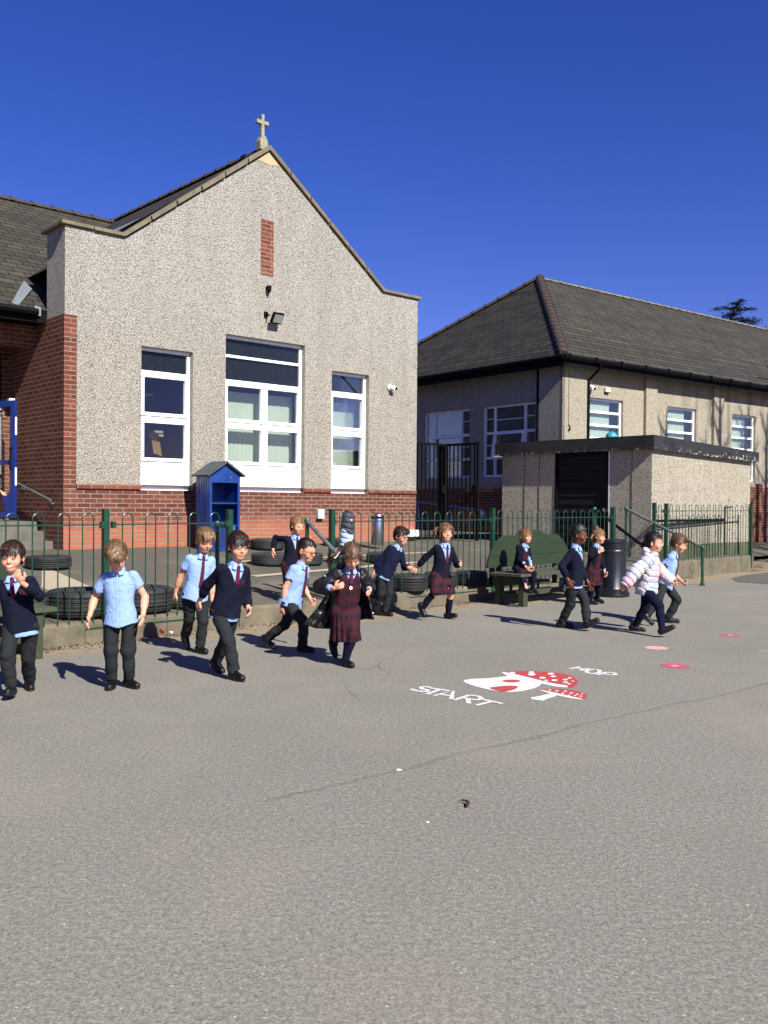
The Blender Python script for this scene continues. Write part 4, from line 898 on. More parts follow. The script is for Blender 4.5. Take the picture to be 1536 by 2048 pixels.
# ================================================================== MARKINGS PAINTED ON THE ASPHALT
def m_road(name, c, c2=None):
    t = NT(name); v = t.coord('Object'); n = t.noise(v, 75, 4, .7); n2 = t.noise(v, 9, 4)
    cc = t.mix(t.g(n, .50, .64, 0, .8), c, rgb('#77736b')); cc = t.mix(t.g(n2, .5, .8, 0, .3), cc, tuple(x*.7 for x in c[:3])+(1,)); t.bump(n, .002, .5); t.set(cc, .7, 0, .3); MATS[name] = t.m
m_road('road_white', rgb('#d2d2cd')); m_road('road_red', rgb('#ab3434')); m_road('road_pink', rgb('#d9a08f')); m_road('road_crimson', rgb('#b3455f')); m_road('road_green', rgb('#5fa387'))
MT = []
def gflat(pts, z, name, mat, parent, org):
    mb = MB(); n = len(pts); mb.poly([(p[0]-org[0], p[1]-org[1], z) for p in pts], [tuple(range(n))]); return mb.build(name, mat, parent)
def pxpoly(pp, z, name, mat, parent, org): return gflat([G(x, y) for x, y in pp], z, name, mat, parent, org)
z3 = lambda x, y: (800+x*736/1536, 1260+y*190/397)
# 'z3' turns the measured outline on the enlarged photo into ground points; the marking itself lies flat on the asphalt
def smooth_loop(P, n=6):
    out = []; m = len(P)
    for i in range(m):
        p0, p1, p2, p3 = [np.array(P[(i+k-1) % m], float) for k in range(4)]
        for j in range(n):
            t = j/n; out.append(tuple(.5*((2*p1)+(-p0+p2)*t+(2*p0-5*p1+4*p2-p3)*t*t+(-p0+3*p1-3*p2+p3)*t**3)))
    return out
org = G(1050, 1370); mk = empty('toadstool_marking', (org[0], org[1], 0)); tag(mk, 'red and white painted toadstool house on the asphalt between the words', 'ground marking')
stem = [(266, 212), (300, 205), (370, 202), (430, 195), (500, 188), (560, 200), (590, 222), (570, 240), (520, 254), (460, 260), (400, 255), (330, 240), (280, 224)]
cap = [(425, 180), (450, 174), (540, 172), (640, 178), (700, 188), (735, 205), (742, 222), (725, 238), (700, 241), (640, 233), (560, 214), (470, 197)]
rim = [(425, 180), (445, 178), (500, 190), (580, 210), (650, 226), (695, 233), (697, 241), (640, 236), (560, 218), (470, 200)]
pxpoly([z3(*p) for p in smooth_loop(stem, 4)], .0016, 'stem', 'road_white', mk, org)
pxpoly([z3(*p) for p in smooth_loop(cap, 4)], .0021, 'cap', 'road_red', mk, org)
pxpoly([z3(*p) for p in smooth_loop(rim, 3)], .0026, 'cap_rim', 'road_white', mk, org)
def ell(cx, cy, rx, ry, n=14): return [z3(cx+rx*math.cos(2*math.pi*k/n), cy+ry*math.sin(2*math.pi*k/n)) for k in range(n)]
pxpoly(ell(465, 214, 38, 6), .0021, 'window', 'road_red', mk, org)
pxpoly([z3(*p) for p in smooth_loop([(372, 243), (400, 238), (440, 234), (480, 234), (492, 240), (470, 252), (435, 259), (400, 253)], 3)], .0022, 'door', 'road_red', mk, org)
for (x, y, r) in [(548, 178, 13), (550, 187, 17), (630, 184, 14), (640, 195, 12), (595, 201, 14), (645, 211, 13), (690, 209, 11), (708, 202, 9), (690, 220, 11), (705, 226, 9), (610, 212, 9), (470, 180, 12), (722, 215, 6)]:
    pxpoly(ell(x, y, r, r*.3, 10), .0031, 'spot', 'road_white', mk, org)
stem2 = [(545, 283), (590, 275), (640, 262), (668, 268), (648, 278), (610, 290), (598, 296), (550, 290)]
cap2 = [(582, 252), (610, 247), (680, 248), (740, 256), (775, 268), (778, 280), (765, 291), (745, 291), (690, 280), (630, 265)]
rim2 = [(582, 252), (600, 253), (660, 266), (720, 280), (755, 287), (760, 292), (700, 284), (630, 267)]
org2 = G(1130, 1388); mk2 = empty('toadstool_marking', (org2[0], org2[1], 0)); tag(mk2, 'smaller painted toadstool in front of the toadstool house', 'ground marking')
pxpoly([z3(*p) for p in stem2], .0016, 'stem', 'road_white', mk2, org2); pxpoly([z3(*p) for p in smooth_loop(cap2, 4)], .0021, 'cap', 'road_red', mk2, org2); pxpoly([z3(*p) for p in smooth_loop(rim2, 3)], .0026, 'cap_rim', 'road_white', mk2, org2)
for (x, y, r) in [(625, 252, 7), (655, 256, 8), (690, 257, 7), (715, 265, 8), (740, 270, 7), (680, 266, 7), (730, 276, 7), (755, 278, 7), (760, 268, 5), (705, 274, 6)]:
    pxpoly(ell(x, y, r, r*.32, 8), .0031, 'spot', 'road_white', mk2, org2)
# hand-painted words as brush strokes lying on the ground
def word(label, strokes, wid, org):
    o = empty('painted_word', (org[0], org[1], 0)); tag(o, label, 'ground marking'); zz = .0016
    for letter in strokes:
        mb = MB()
        for st_ in letter:
            P = [G(*z3(*p)) for p in st_]
            if len(P) > 3:   # smooth curve
                Q = []
                for i in range(len(P)-1):
                    p0 = P[max(0, i-1)]; p1 = P[i]; p2 = P[i+1]; p3 = P[min(len(P)-1, i+2)]
                    for j in range(5):
                        t = j/5; Q.append(.5*((2*p1)+(-p0+p2)*t+(2*p0-5*p1+4*p2-p3)*t*t+(-p0+3*p1-3*p2+p3)*t**3))
                P = Q+[P[-1]]
            l, r = [], []
            for i, p in enumerate(P):
                d = P[min(i+1, len(P)-1)]-P[max(i-1, 0)]; d /= np.linalg.norm(d)+1e-9; n = np.array([-d[1], d[0], 0])*wid/2; l.append(p+n); r.append(p-n)
            e0 = P[0]-(P[1]-P[0])/np.linalg.norm(P[1]-P[0])*wid*.3
            pts = [(q[0]-org[0], q[1]-org[1], zz) for q in l+r]; m = len(P)
            mb.poly(pts, [(i, i+1, m+i+1, m+i) for i in range(m-1)]); zz += .0003
        mb.build('letter', 'road_white', o)
    return o
S_ = [[(128, 241), (112, 237), (90, 239), (92, 246), (115, 252), (108, 258), (75, 255), (45, 247)]]
T_ = [[(128, 243), (208, 255)], [(168, 249), (112, 269)]]
A_ = [[(142, 275), (222, 256), (214, 290)], [(168, 270), (222, 277)]]
R_ = [[(228, 294), (290, 273)], [(290, 273), (325, 278), (338, 286), (325, 293), (290, 290), (262, 284)], [(282, 288), (288, 309)]]
T2_ = [[(338, 290), (428, 310)], [(385, 300), (318, 317)]]
word('white painted word START on the asphalt', [S_, T_, A_, R_, T2_], .034, G(900, 1395))
H_ = [[(710, 162), (752, 154)], [(752, 170), (790, 161)], [(731, 158), (772, 166)]]
O_ = [[(815, 166), (795, 167), (778, 173), (785, 180), (808, 183), (830, 178), (833, 170), (815, 166)]]
P_ = [[(822, 188), (862, 178)], [(862, 178), (890, 180), (900, 185), (885, 189), (845, 184)]]
word('white painted word HOP on the asphalt', [H_, O_, P_], .034, G(1186, 1344))
def flower(px, py, rx, n, mat, matc, label):
    c = G(px, py); rr = (G(px+rx, py)-c)[0]; o = empty('flower_marking', (c[0], c[1], 0)); tag(o, label, 'ground marking')
    P = [(rr*(.78+.22*abs(math.cos(n*a/2)))*math.cos(a), rr*(.78+.22*abs(math.cos(n*a/2)))*math.sin(a), .0016) for a in [2*math.pi*k/(n*10) for k in range(n*10)]]
    mb = MB(); mb.poly(P, [tuple(range(len(P)))]); mb.build('petals', mat, o); mb = MB(); mb.poly([(rr*.28*math.cos(a), rr*.28*math.sin(a), .0026) for a in [2*math.pi*k/12 for k in range(12)]], [tuple(range(12))]); mb.build('centre', matc, o)
flower(1350, 1332, 30, 8, 'road_crimson', 'road_pink', 'crimson painted flower, nearest of the flowers')
flower(1313, 1296, 24, 7, 'road_pink', 'road_pink', 'pale pink painted flower by the girl in puffer jacket')
flower(1461, 1271, 20, 8, 'road_crimson', 'road_pink', 'small crimson painted flower farthest away')
flower(1527, 1302, 12, 6, 'road_green', 'road_crimson', 'green painted flower cut by the right edge')
# small litter
p = G(932, 1612); o = empty('twig', (p[0], p[1], 0)); tag(o, 'small dark twig lying alone on the asphalt', 'twig')
mb = MB(); mb.tube([(-.02, .04, .012), (.0, .03, .016), (.012, .01, .014), (.004, -.02, .01), (.0, -.035, .012)], .007, 6, taper=[.002, .005, .009, .008, .004]); mb.build('bark', 'leaf_brown', o)
mb = MB(); mb.tube([(.0, .03, .016), (-.014, .042, .018), (-.03, .04, .012)], .002, 5); mb.build('stalk', 'leaf_brown', o)
def pebble(px, py, r, mat, label, z=0):
    p = G(px, py, z); mb = MB(); r2 = random.Random(int(px)); n = 7
    mb.lathe([(.001, 0), (r, r*.15), (r*.9, r*.5), (.001, r*.7)], n); mb.v = [(x*r2.uniform(.8, 1.3), y*r2.uniform(.7, 1.1), z_) for x, y, z_ in mb.v]
    tag(mb.build('stone', mat, smooth=True, loc=(p[0], p[1], z)), label, 'stone')
pebble(797, 1541, .014, 'stone_pale', 'pale pebble on the asphalt near the crack line')
pebble(855, 1645, .008, 'stone_pale', 'tiny pale chip below the dark twig')
pebble(108, 1287, .012, 'stone_pale', 'pale pebble in the dirt by the left bench')
p = G(356, 1238, .1); o = empty('wrapper', (p[0], p[1], .0)); p2 = FP(1.25, -.06, 0)
o.location = (p2[0], p2[1], .02); tag(o, 'crumpled red and white wrapper at the foot of the fence', 'litter')
mb = MB(); r2 = random.Random(3); P = [(r2.uniform(-.07, .03), r2.uniform(-.03, .03), r2.uniform(0, .06)) for _ in range(9)]; mb.poly(P, [(0, 1, 2), (2, 3, 4), (4, 5, 0), (1, 6, 3), (5, 7, 8), (8, 2, 6), (0, 4, 7)]); mb.build('foil', 'litter_red', o)
mb = MB(); P = [(r2.uniform(.01, .1), r2.uniform(-.03, .03), r2.uniform(0, .035)) for _ in range(8)]; mb.poly(P, [(0, 1, 2), (2, 3, 4), (4, 5, 0), (1, 6, 3), (5, 7, 6)]); mb.build('paper', 'litter_white', o)
# fallen leaves and grit along the kerb: more than anyone could count
mb = MB(); r2 = random.Random(9)
for _ in range(1500):
    s = r2.uniform(-2.5, 9); 
    if r2.random() < .5: s = r2.choice([-.0, .4, .9, 2.6, 3.4, 5.6, 6.4, 7.2])+r2.gauss(0, .35)
    tt = -abs(r2.gauss(.02, .16))-.03; p = FP(s, tt, .006); a = r2.uniform(0, 6.3); q = r2.uniform(.004, .017); d = np.array([math.cos(a)*q, math.sin(a)*q, 0]); e = np.array([-math.sin(a)*q*.5, math.cos(a)*q*.5, r2.uniform(-.004, .006)])
    mb.poly([p-d, p+e+(0, 0, .003), p+d, p-e+(0, 0, .001)], [(0, 1, 2, 3)])
tag(mb.build('leaf_litter', 'leaf_brown'), 'brown leaf litter and grit along the foot of the kerb', kind='stuff')

# ================================================================== BARE TREES outside the frame shade the hall wall; unseen HEDGE added for ground shade
def bare_tree(x, y, h, seed, label):
    r2 = random.Random(seed); o = empty('bare_tree', (x, y, .0)); tag(o, label, 'tree', 'slender bare trees right of the shed'); lean = r2.uniform(-.3, .3)
    mb = MB(); mb.tube([(0, 0, 0), (lean*.3, 0, h*.35), (lean*.6, .1, h*.7), (lean, .1, h)], .1, 8, taper=[.19, .16, .12, .04]); mb.build('trunk', 'leaf_brown', o, smooth=True)
    mb = MB()
    for k in range(26):
        z = h*(.35+.62*k/26); a = k*2.4+r2.uniform(-.5, .5); L = (h-z)*.32+.5; c = np.array([lean*z/h, 0, z]); d = np.array([math.cos(a), math.sin(a), 1.1]); d /= np.linalg.norm(d)
        e = c+d*L; m = c+d*L*.5+np.array([0, 0, -.05]); mb.tube([c, m, e], .03, 5, taper=[.045, .03, .01])
        for q in range(6):
            t = .3+.7*q/6; b = c+d*L*t; a2 = a+r2.choice([-1, 1])*r2.uniform(.5, 1.2); f = np.array([math.cos(a2), math.sin(a2), 1.])*L*.28; mb.tube([b, b+f], .01, 4, taper=[.014, .005])
    mb.build('branches', 'leaf_brown', o)
for i, (lx, dd, h) in enumerate([(4.1, 9.5, 11.6), (6.9, 10.0, 12.6), (8.2, 9.2, 11.8), (9.3, 10.4, 12.6)]):
    w_ = L2(lx, 0, 0); sdx, sdy = math.sin(R(SUN_AZ)), math.cos(R(SUN_AZ)); bare_tree(w_[0]+sdx*dd, w_[1]+sdy*dd, h, 20+i, 'tall bare tree outside the right edge of the photo')
o = empty('shade_hedge', (13.6, 22.6, 0), R(38)); tag(o, 'unseen evergreen row added outside the right edge to shade the ground', 'shade_hedge')
mb = MB(); r2 = random.Random(5)
for _ in range(9000):
    c = np.array([r2.uniform(0, 5.5), r2.uniform(-.5, .5), r2.uniform(.02, 2.4)]); a = r2.uniform(0, 6.3); s_ = r2.uniform(.03, .07); d = np.array([math.cos(a), math.sin(a), r2.uniform(-.6, .6)])*s_; e = np.array([-math.sin(a), math.cos(a), r2.uniform(-.6, .6)])*s_*.6; mb.poly([c-d, c+e, c+d, c-e], [(0, 1, 2, 3)])
mb.build('leaves', 'hedge_leaf', o); mb = MB(); mb.tube([(0, 0, 0), (0, 0, 1.8)], .05); mb.tube([(2.7, 0, 0), (2.7, 0, 1.8)], .05); mb.tube([(5.4, 0, 0), (5.4, 0, 1.8)], .05); mb.build('stem', 'leaf_brown', o)
# ================================================================== PEOPLE: smooth implicit bodies meshed with surface nets
DEBUG = False
def _n(v): v = np.asarray(v, float); return v/(np.linalg.norm(v)+1e-12)
class Field:
    def __init__(s, lo, hi, h, zfine=None):
        s.h = h; ax = []
        for i in range(3): ax.append(np.arange(lo[i]-2*h, hi[i]+3*h, h, dtype=np.float32))
        if zfine is not None:
            a, b, hf = zfine; z = ax[2]; z = np.concatenate([z[z < a], np.arange(a, b, hf, dtype=np.float32), z[z > b+h*.3]]); ax[2] = z
        s.ax = ax; s.D = np.full([len(a) for a in ax], 1., np.float32)
    def sl(s, lo, hi, m):
        o = []
        for i in range(3):
            a = int(np.searchsorted(s.ax[i], lo[i]-m)); b = int(np.searchsorted(s.ax[i], hi[i]+m)); o.append(slice(max(0, a-1), min(len(s.ax[i]), b+1)))
        return tuple(o)
    def xyz(s, q): return (s.ax[0][q[0]][:, None, None], s.ax[1][q[1]][None, :, None], s.ax[2][q[2]][None, None, :])
    def op(s, fn, lo, hi, k=.01, mode='add'):
        q = s.sl(lo, hi, k+2.5*s.h if mode == 'add' else k+.004)
        if any(z.stop-z.start <= 0 for z in q): return
        X, Y, Z = s.xyz(q); d = fn(X, Y, Z); D = s.D[q]
        if mode == 'add':
            hh = np.maximum(k-np.abs(D-d), 0)/k; s.D[q] = np.minimum(D, d)-hh*hh*k*.25
        elif mode == 'sub':
            d = -d; hh = np.maximum(k-np.abs(D-d), 0)/k; s.D[q] = np.maximum(D, d)+hh*hh*k*.25
    def cone(s, a, b, ra, rb, k=.01, mode='add'):
        a, b = np.asarray(a, float), np.asarray(b, float); ba = b-a; L2 = float(ba@ba)+1e-9; r = max(ra, rb)
        def fn(X, Y, Z):
            px, py, pz = X-a[0], Y-a[1], Z-a[2]; t = np.clip((px*ba[0]+py*ba[1]+pz*ba[2])/L2, 0, 1)
            return np.sqrt((px-t*ba[0])**2+(py-t*ba[1])**2+(pz-t*ba[2])**2)-(ra+(rb-ra)*t)
        s.op(fn, np.minimum(a, b)-r, np.maximum(a, b)+r, k, mode)
    def chain(s, pts, rs, k=.01, mode='add'):
        for i in range(len(pts)-1): s.cone(pts[i], pts[i+1], rs[i], rs[i+1], k, mode)
    def ell(s, c, r, Fm, k=.01, mode='add'):
        """ellipsoid; Fm rows = local axes"""
        c = np.asarray(c, float); r = np.asarray(r, float); e = max(r)
        def fn(X, Y, Z):
            px, py, pz = X-c[0], Y-c[1], Z-c[2]; q = [(px*Fm[i][0]+py*Fm[i][1]+pz*Fm[i][2]) for i in range(3)]
            k0 = np.sqrt((q[0]/r[0])**2+(q[1]/r[1])**2+(q[2]/r[2])**2); k1 = np.sqrt((q[0]/r[0]**2)**2+(q[1]/r[1]**2)**2+(q[2]/r[2]**2)**2)+1e-6
            return k0*(k0-1)/k1
        s.op(fn, c-e, c+e, k, mode)
    def box(s, c, r, Fm, rad=.004, k=.004, mode='add'):
        c = np.asarray(c, float); e = float(np.linalg.norm(r))
        def fn(X, Y, Z):
            px, py, pz = X-c[0], Y-c[1], Z-c[2]; q = [np.abs(px*Fm[i][0]+py*Fm[i][1]+pz*Fm[i][2])-(r[i]-rad) for i in range(3)]
            return np.sqrt(sum(np.maximum(a, 0)**2 for a in q))+np.minimum(np.maximum(np.maximum(q[0], q[1]), q[2]), 0)-rad
        s.op(fn, c-e, c+e, k, mode)
    def tube(s, o, Fm, tab, k=.01, mode='add', pleat=None, bend=None):
        """elliptic tube in frame Fm (rows u,v,w) from origin o; tab rows (w, a, b, u-offset, v-offset)"""
        o = np.asarray(o, float); T = np.array(tab, float); e = max(T[:, 1].max(), T[:, 2].max())+.03; P = [o+Fm[2]*w+Fm[0]*uo+Fm[1]*vo for w, _, _, uo, vo in T]
        def fn(X, Y, Z):
            px, py, pz = X-o[0], Y-o[1], Z-o[2]; u, v, w = [(px*Fm[i][0]+py*Fm[i][1]+pz*Fm[i][2]) for i in range(3)]
            wc = np.clip(w, T[0, 0], T[-1, 0]); a = np.interp(wc, T[:, 0], T[:, 1]); b = np.interp(wc, T[:, 0], T[:, 2]); uo = np.interp(wc, T[:, 0], T[:, 3]); vo = np.interp(wc, T[:, 0], T[:, 4])
            uu, vv = u-uo, v-vo
            k0 = np.sqrt((uu/a)**2+(vv/b)**2)+1e-6; k1 = np.sqrt((uu/a**2)**2+(vv/b**2)**2)+1e-6; d = k0*(k0-1)/k1
            d = np.maximum(d, -.9*np.minimum(a, b))
            if pleat: n, amp = pleat; th = np.arctan2(vv/b, uu/a); f = (T[-1, 0]-wc)/(T[-1, 0]-T[0, 0]); d = d+amp*np.sin(n*th+np.sin(th*3))*f
            cap = np.maximum(w-T[-1, 0], T[0, 0]-w)
            return np.where(cap > 0, np.sqrt(np.maximum(d, 0)**2+cap**2)-.0, np.maximum(d, cap))
        P = np.array(P); s.op(fn, P.min(0)-e, P.max(0)+e, k, mode)
    def warp(s, fn):
        q = tuple(slice(None) for _ in range(3)); X, Y, Z = s.xyz(q); m = np.abs(s.D) < .035
        s.D = np.where(m, s.D+fn(X, Y, Z), s.D).astype(np.float32)
    def mesh(s, name, mat, parent=None, colour=None, smooth_it=0, more=None):
        D = s.D; xs, ys, zs = s.ax; S = D < 0; nx, ny, nz = D.shape
        cnt = np.zeros((nx-1, ny-1, nz-1), np.int8)
        for i in (0, 1):
            for j in (0, 1):
                for k in (0, 1): cnt += S[i:nx-1+i, j:ny-1+j, k:nz-1+k]
        act = (cnt > 0) & (cnt < 8); I, J, K = np.nonzero(act)
        if len(I) == 0: return None
        idx = np.full(act.shape, -1, np.int64); idx[I, J, K] = np.arange(len(I))
        acc = np.zeros((len(I), 3)); n = np.zeros(len(I))
        cor = [(i, j, k) for i in (0, 1) for j in (0, 1) for k in (0, 1)]
        for a in cor:
            for ax_ in range(3):
                if a[ax_] == 1: continue
                b = list(a); b[ax_] = 1
                da = D[I+a[0], J+a[1], K+a[2]]; db = D[I+b[0], J+b[1], K+b[2]]; m = (da < 0) != (db < 0)
                t = np.where(m, da/np.where(m, da-db, 1), 0)
                pa = np.stack([xs[I+a[0]], ys[J+a[1]], zs[K+a[2]]], 1); pb = np.stack([xs[I+b[0]], ys[J+b[1]], zs[K+b[2]]], 1)
                acc += np.where(m[:, None], pa+(pb-pa)*t[:, None], 0); n += m
        V = acc/np.maximum(n, 1)[:, None]; Fs = []
        for ax_ in range(3):
            sh = [slice(1, -1)]*3; sh[ax_] = slice(0, None); A = S[tuple(slice(0, -1) if q == ax_ else slice(1, -1) for q in range(3))]; B = S[tuple(slice(1, None) if q == ax_ else slice(1, -1) for q in range(3))]
            d = A != B; P = np.array(np.nonzero(d)); o = [1, 1, 1]; o[ax_] = 0; P = P+np.array(o)[:, None]; sg = A[d]
            u, v = [q for q in range(3) if q != ax_]
            def at(du, dv):
                Q = P.copy(); Q[u] -= du; Q[v] -= dv; return idx[Q[0], Q[1], Q[2]]
            q4 = np.stack([at(1, 1), at(0, 1), at(0, 0), at(1, 0)], 1); flip = sg if ax_ != 1 else ~sg
            q4[~flip] = q4[~flip][:, ::-1]; Fs.append(q4)
        Fq = np.concatenate(Fs); Fq = Fq[(Fq >= 0).all(1)]
        for _ in range(smooth_it):
            sm = np.zeros_like(V); c = np.zeros(len(V))
            for i in range(4):
                j = (i+1) % 4; np.add.at(sm, Fq[:, i], V[Fq[:, j]]); np.add.at(c, Fq[:, i], 1); np.add.at(sm, Fq[:, j], V[Fq[:, i]]); np.add.at(c, Fq[:, j], 1)
            V = V*.5+sm/np.maximum(c, 1)[:, None]*.5
        if more is not None:
            V2, F2 = more(V); Fq = np.concatenate([Fq, F2+len(V)]); V = np.concatenate([V, V2])
        me = bpy.data.meshes.new(name); me.vertices.add(len(V)); me.vertices.foreach_set('co', V.astype(np.float32).ravel())
        me.loops.add(len(Fq)*4); me.loops.foreach_set('vertex_index', Fq.astype(np.int32).ravel()); me.polygons.add(len(Fq))
        me.polygons.foreach_set('loop_start', np.arange(0, len(Fq)*4, 4, dtype=np.int32)); me.polygons.foreach_set('loop_total', np.full(len(Fq), 4, np.int32))
        me.update(calc_edges=True); me.polygons.foreach_set('use_smooth', [True]*len(Fq))
        if colour is not None:
            c = colour(V); c = np.concatenate([c, np.ones((len(V), 1))], 1).astype(np.float32) if c.shape[1] == 3 else c
            at_ = me.color_attributes.new('Col', 'FLOAT_COLOR', 'POINT'); at_.data.foreach_set('color', c.astype(np.float32).ravel())
        me.materials.append(MATS[mat]); o = bpy.data.objects.new(name, me); COL.objects.link(o)
        if parent: o.parent = parent
        return o
attrmat('skin', .5, .06, 500, .0004, .35, .12)
attrmat('hair', .42, .55, 170, .003, .5, 0, (1, 1, .16))
attrmat('cloth', .85, .18, 900, .0008, .2, crease=13)
attrmat('knit', .95, .35, 420, .0018, .12, crease=11)
attrmat('nylon', .5, .2, 300, .001, .3, crease=16)
attrmat('shoe', .5, .3, 200, .002, .35)
def lin(h): return np.array(rgb(h)[:3])
def flat(c): c = lin(c) if isinstance(c, str) else c; return lambda V: np.tile(c, (len(V), 1))
def vnoise(V, f, seed=0, oct_=2):
    """cheap smooth noise from layered sines on vertices or grids (X,Y,Z)"""
    X, Y, Z = (V[:, 0], V[:, 1], V[:, 2]) if not isinstance(V, tuple) else V
    r = np.random.RandomState(seed); out = 0; a = 1
    for o in range(oct_):
        for _ in range(3):
            k = r.normal(size=3); k = k/np.linalg.norm(k)*f*r.uniform(.7, 1.3); k2 = np.roll(k, 1)*.7; out = out+a*np.sin(X*k[0]+Y*k[1]+Z*k[2]+r.uniform(0, 6)+1.3*np.sin(X*k2[0]+Y*k2[1]+Z*k2[2]+r.uniform(0, 6)))/3
        f *= 2.1; a *= .5
    return out
def folds(f=70, amp=.004, seed=0, zs=.5):
    return lambda X, Y, Z: (amp*(1-2*np.abs(vnoise((X, Y, Z*zs), f*.5, seed, 2)))).astype(np.float32)
def ik(a, t, l1, l2, pole, mx=.995):
    a, t = np.array(a, float), np.array(t, float); d = t-a; L = np.linalg.norm(d)
    if L > (l1+l2)*mx: t = a+d/L*(l1+l2)*mx; d = t-a; L = (l1+l2)*mx
    L = max(L, abs(l1-l2)+.01, .08); u = d/np.linalg.norm(d); x = (l1*l1-l2*l2+L*L)/(2*L); hh = math.sqrt(max(0, l1*l1-x*x)); p = np.array(pole, float); p = p-u*(p@u); p = _n(p)
    return a+u*x+p*hh, t
def axis_rot(v, ax, ang):
    ax = _n(ax); c, s = math.cos(ang), math.sin(ang); return v*c+np.cross(ax, v)*s+ax*(ax@v)*(1-c)
def rotF(Fm, ax, ang): return np.array([axis_rot(r, ax, ang) for r in Fm])
SKIN = {'fair': lin('#cd9579'), 'dark': lin('#5d3423'), 'tan': lin('#dba383')}
MAROON, NAVY, NAVYK, SHIRT, GREY = lin('#4a1626'), lin('#141728'), lin('#10121f'), lin('#8aa4d0'), lin('#212426')
def plaid(cx, cy, Fr, off=0.):
    """maroon, navy and green tartan, woven round the body"""
    def fn(V):
        d = V-np.array([cx, cy, 0]); th = np.arctan2(d@Fr[1], d@Fr[0]); u = th*.15+off; w = V[:, 2]
        def bands(x, p): f = (x/p) % 1; return ((f > .0) & (f < .38)).astype(float), ((f > .66) & (f < .72)).astype(float)
        a, l1 = bands(u, .085); b, l2 = bands(w, .10); base = lin('#40101b'); dk = lin('#10131f'); gn = lin('#1a2f2e')
        m = (a+b)/2; c = base*(1-m[:, None]*.92)+dk*m[:, None]*.92; c = c*(1-.5*np.maximum(l1, l2)[:, None])+gn*.5*np.maximum(l1, l2)[:, None]; return c
    return fn
def person(label, H, Y, px, feet, hands, neck, yaw, head=(None, 0, 0), top='jumper', low='trousers', skin='fair', hair=('short', '#4a3324'), z0=0., tie=True, lean=0, seated=None, glasses=False, smile=False, group=None, curl=.5, hipdrop=.985, extra=None, seed=1, squint=True, elbow=None, bare=False):
    s = H/1.15; f_ = R(yaw); Fd = np.array([math.sin(f_), -math.cos(f_), 0]); Lf = np.array([math.cos(f_), math.sin(f_), 0]); UPV = np.array([0, 0, 1.])
    root = AtY(px, 1000, Y); root[2] = z0
    po = empty('person', tuple(root)); tag(po, label, 'person', group)
    rel = lambda p: np.asarray(p, float)-root
    # ---- skeleton
    thL, shL, uaL, faL = .232*s, .228*s, .182*s, .155*s
    ank = []
    for (fx, fy, lift, fyaw, fp) in feet:
        g = rel(G(fx, fy, z0+lift)); fd = np.array([math.sin(R(fyaw)), -math.cos(R(fyaw)), 0]); ank.append((g-fd*.035*s+UPV*(.062*s+abs(math.sin(R(fp)))*.02), fd, fp))
    hipo = .062*s
    if seated: pel = rel(AtY(px, 1000, Y)); pel[2] = seated-z0+.085*s
    else:
        zs_ = []
        for sg, (a, _, _) in zip((-1, 1), ank):
            hx = Lf[:2]*sg*hipo; dh = np.linalg.norm(a[:2]-hx); zs_.append(a[2]+math.sqrt(max(.01, ((thL+shL)*hipdrop)**2-dh*dh))+.02)
        nk0 = rel(AtY(neck[0], neck[1], Y-lean)); pz = nk0[2]-math.sqrt((.345*s)**2-min(.3*s, np.linalg.norm(nk0[:2]))**2)
        pel = np.array([0, 0, min(pz, max(a[0][2] for a in ank)+(thL+shL)*.995+.02)]); na = []
        for sg, (a, fd_, fp_) in zip((-1, 1), ank):
            hx = Lf[:2]*sg*hipo; hz = pel[2]-.02*s-a[2]; mxh = math.sqrt(max(.0001, ((thL+shL)*.985)**2-hz*hz)) if hz < (thL+shL)*.985 else .02; dv = a[:2]-hx; L_ = np.linalg.norm(dv)
            if L_ > mxh: dv = dv/L_*mxh
            na.append((np.array([hx[0]+dv[0], hx[1]+dv[1], a[2]]), fd_, fp_))
        if DEBUG: print(label[:30], 'pelz', round(pel[2], 3), 'legs', [round(float(np.linalg.norm(x[0][:2]-y[0][:2])), 3) for x, y in zip(ank, na)], 'std', round((thL+shL)*.985+.08*s, 3))
        ank = na
    hips = [pel+Lf*sg*hipo-UPV*.02*s for sg in (-1, 1)]
    nk = rel(AtY(neck[0], neck[1], Y-lean)); spine = _n(nk-pel); nb = pel+spine*.345*s
    W = spine; U = _n(Lf-W*(Lf@W)); Vv = np.cross(W, U); Vv = Vv if Vv@Fd > 0 else -Vv
    tw = R(head[3]) if len(head) > 3 else 0
    Fm = np.array([U, Vv, W])                       # u: person's left, v: forward, w: up the spine
    shs = [nb+U*sg*.100*s-W*.057*s for sg in (-1, 1)]
    knees, ankles = [], []
    for hp, (a, fd, fp) in zip(hips, ank):
        kn, t = ik(hp, a, thL, shL, Fd*1.+UPV*.2 if not seated else UPV+Fd*.3); knees.append(kn); ankles.append(t)
    elbs, wrs = [], []
    for i, (sg, sh, hd) in enumerate(zip((-1, 1), shs, hands)):
        t = rel(AtY(hd[0], hd[1], Y+hd[2])); pole = -Fd*.9+U*sg*.5-UPV*.25
        if elbow and elbow[i] is not None: pole = Fd*elbow[i][0]+U*sg*elbow[i][1]+UPV*elbow[i][2]
        e, t = ik(sh, t, uaL, faL, pole); elbs.append(e); wrs.append(t)
    hy, hp_, hr = (head[0] if head[0] is not None else yaw), head[1], head[2]
    hF = np.array([math.sin(R(hy)), -math.cos(R(hy)), 0]); hL = np.array([math.cos(R(hy)), math.sin(R(hy)), 0])
    HF = np.array([hL, hF, UPV]); HF = rotF(HF, hL, R(-hp_)) if False else np.array([axis_rot(r_, hL, R(hp_)*(1 if np.cross(hL, hF)[2] < 0 else -1)) for r_ in HF])
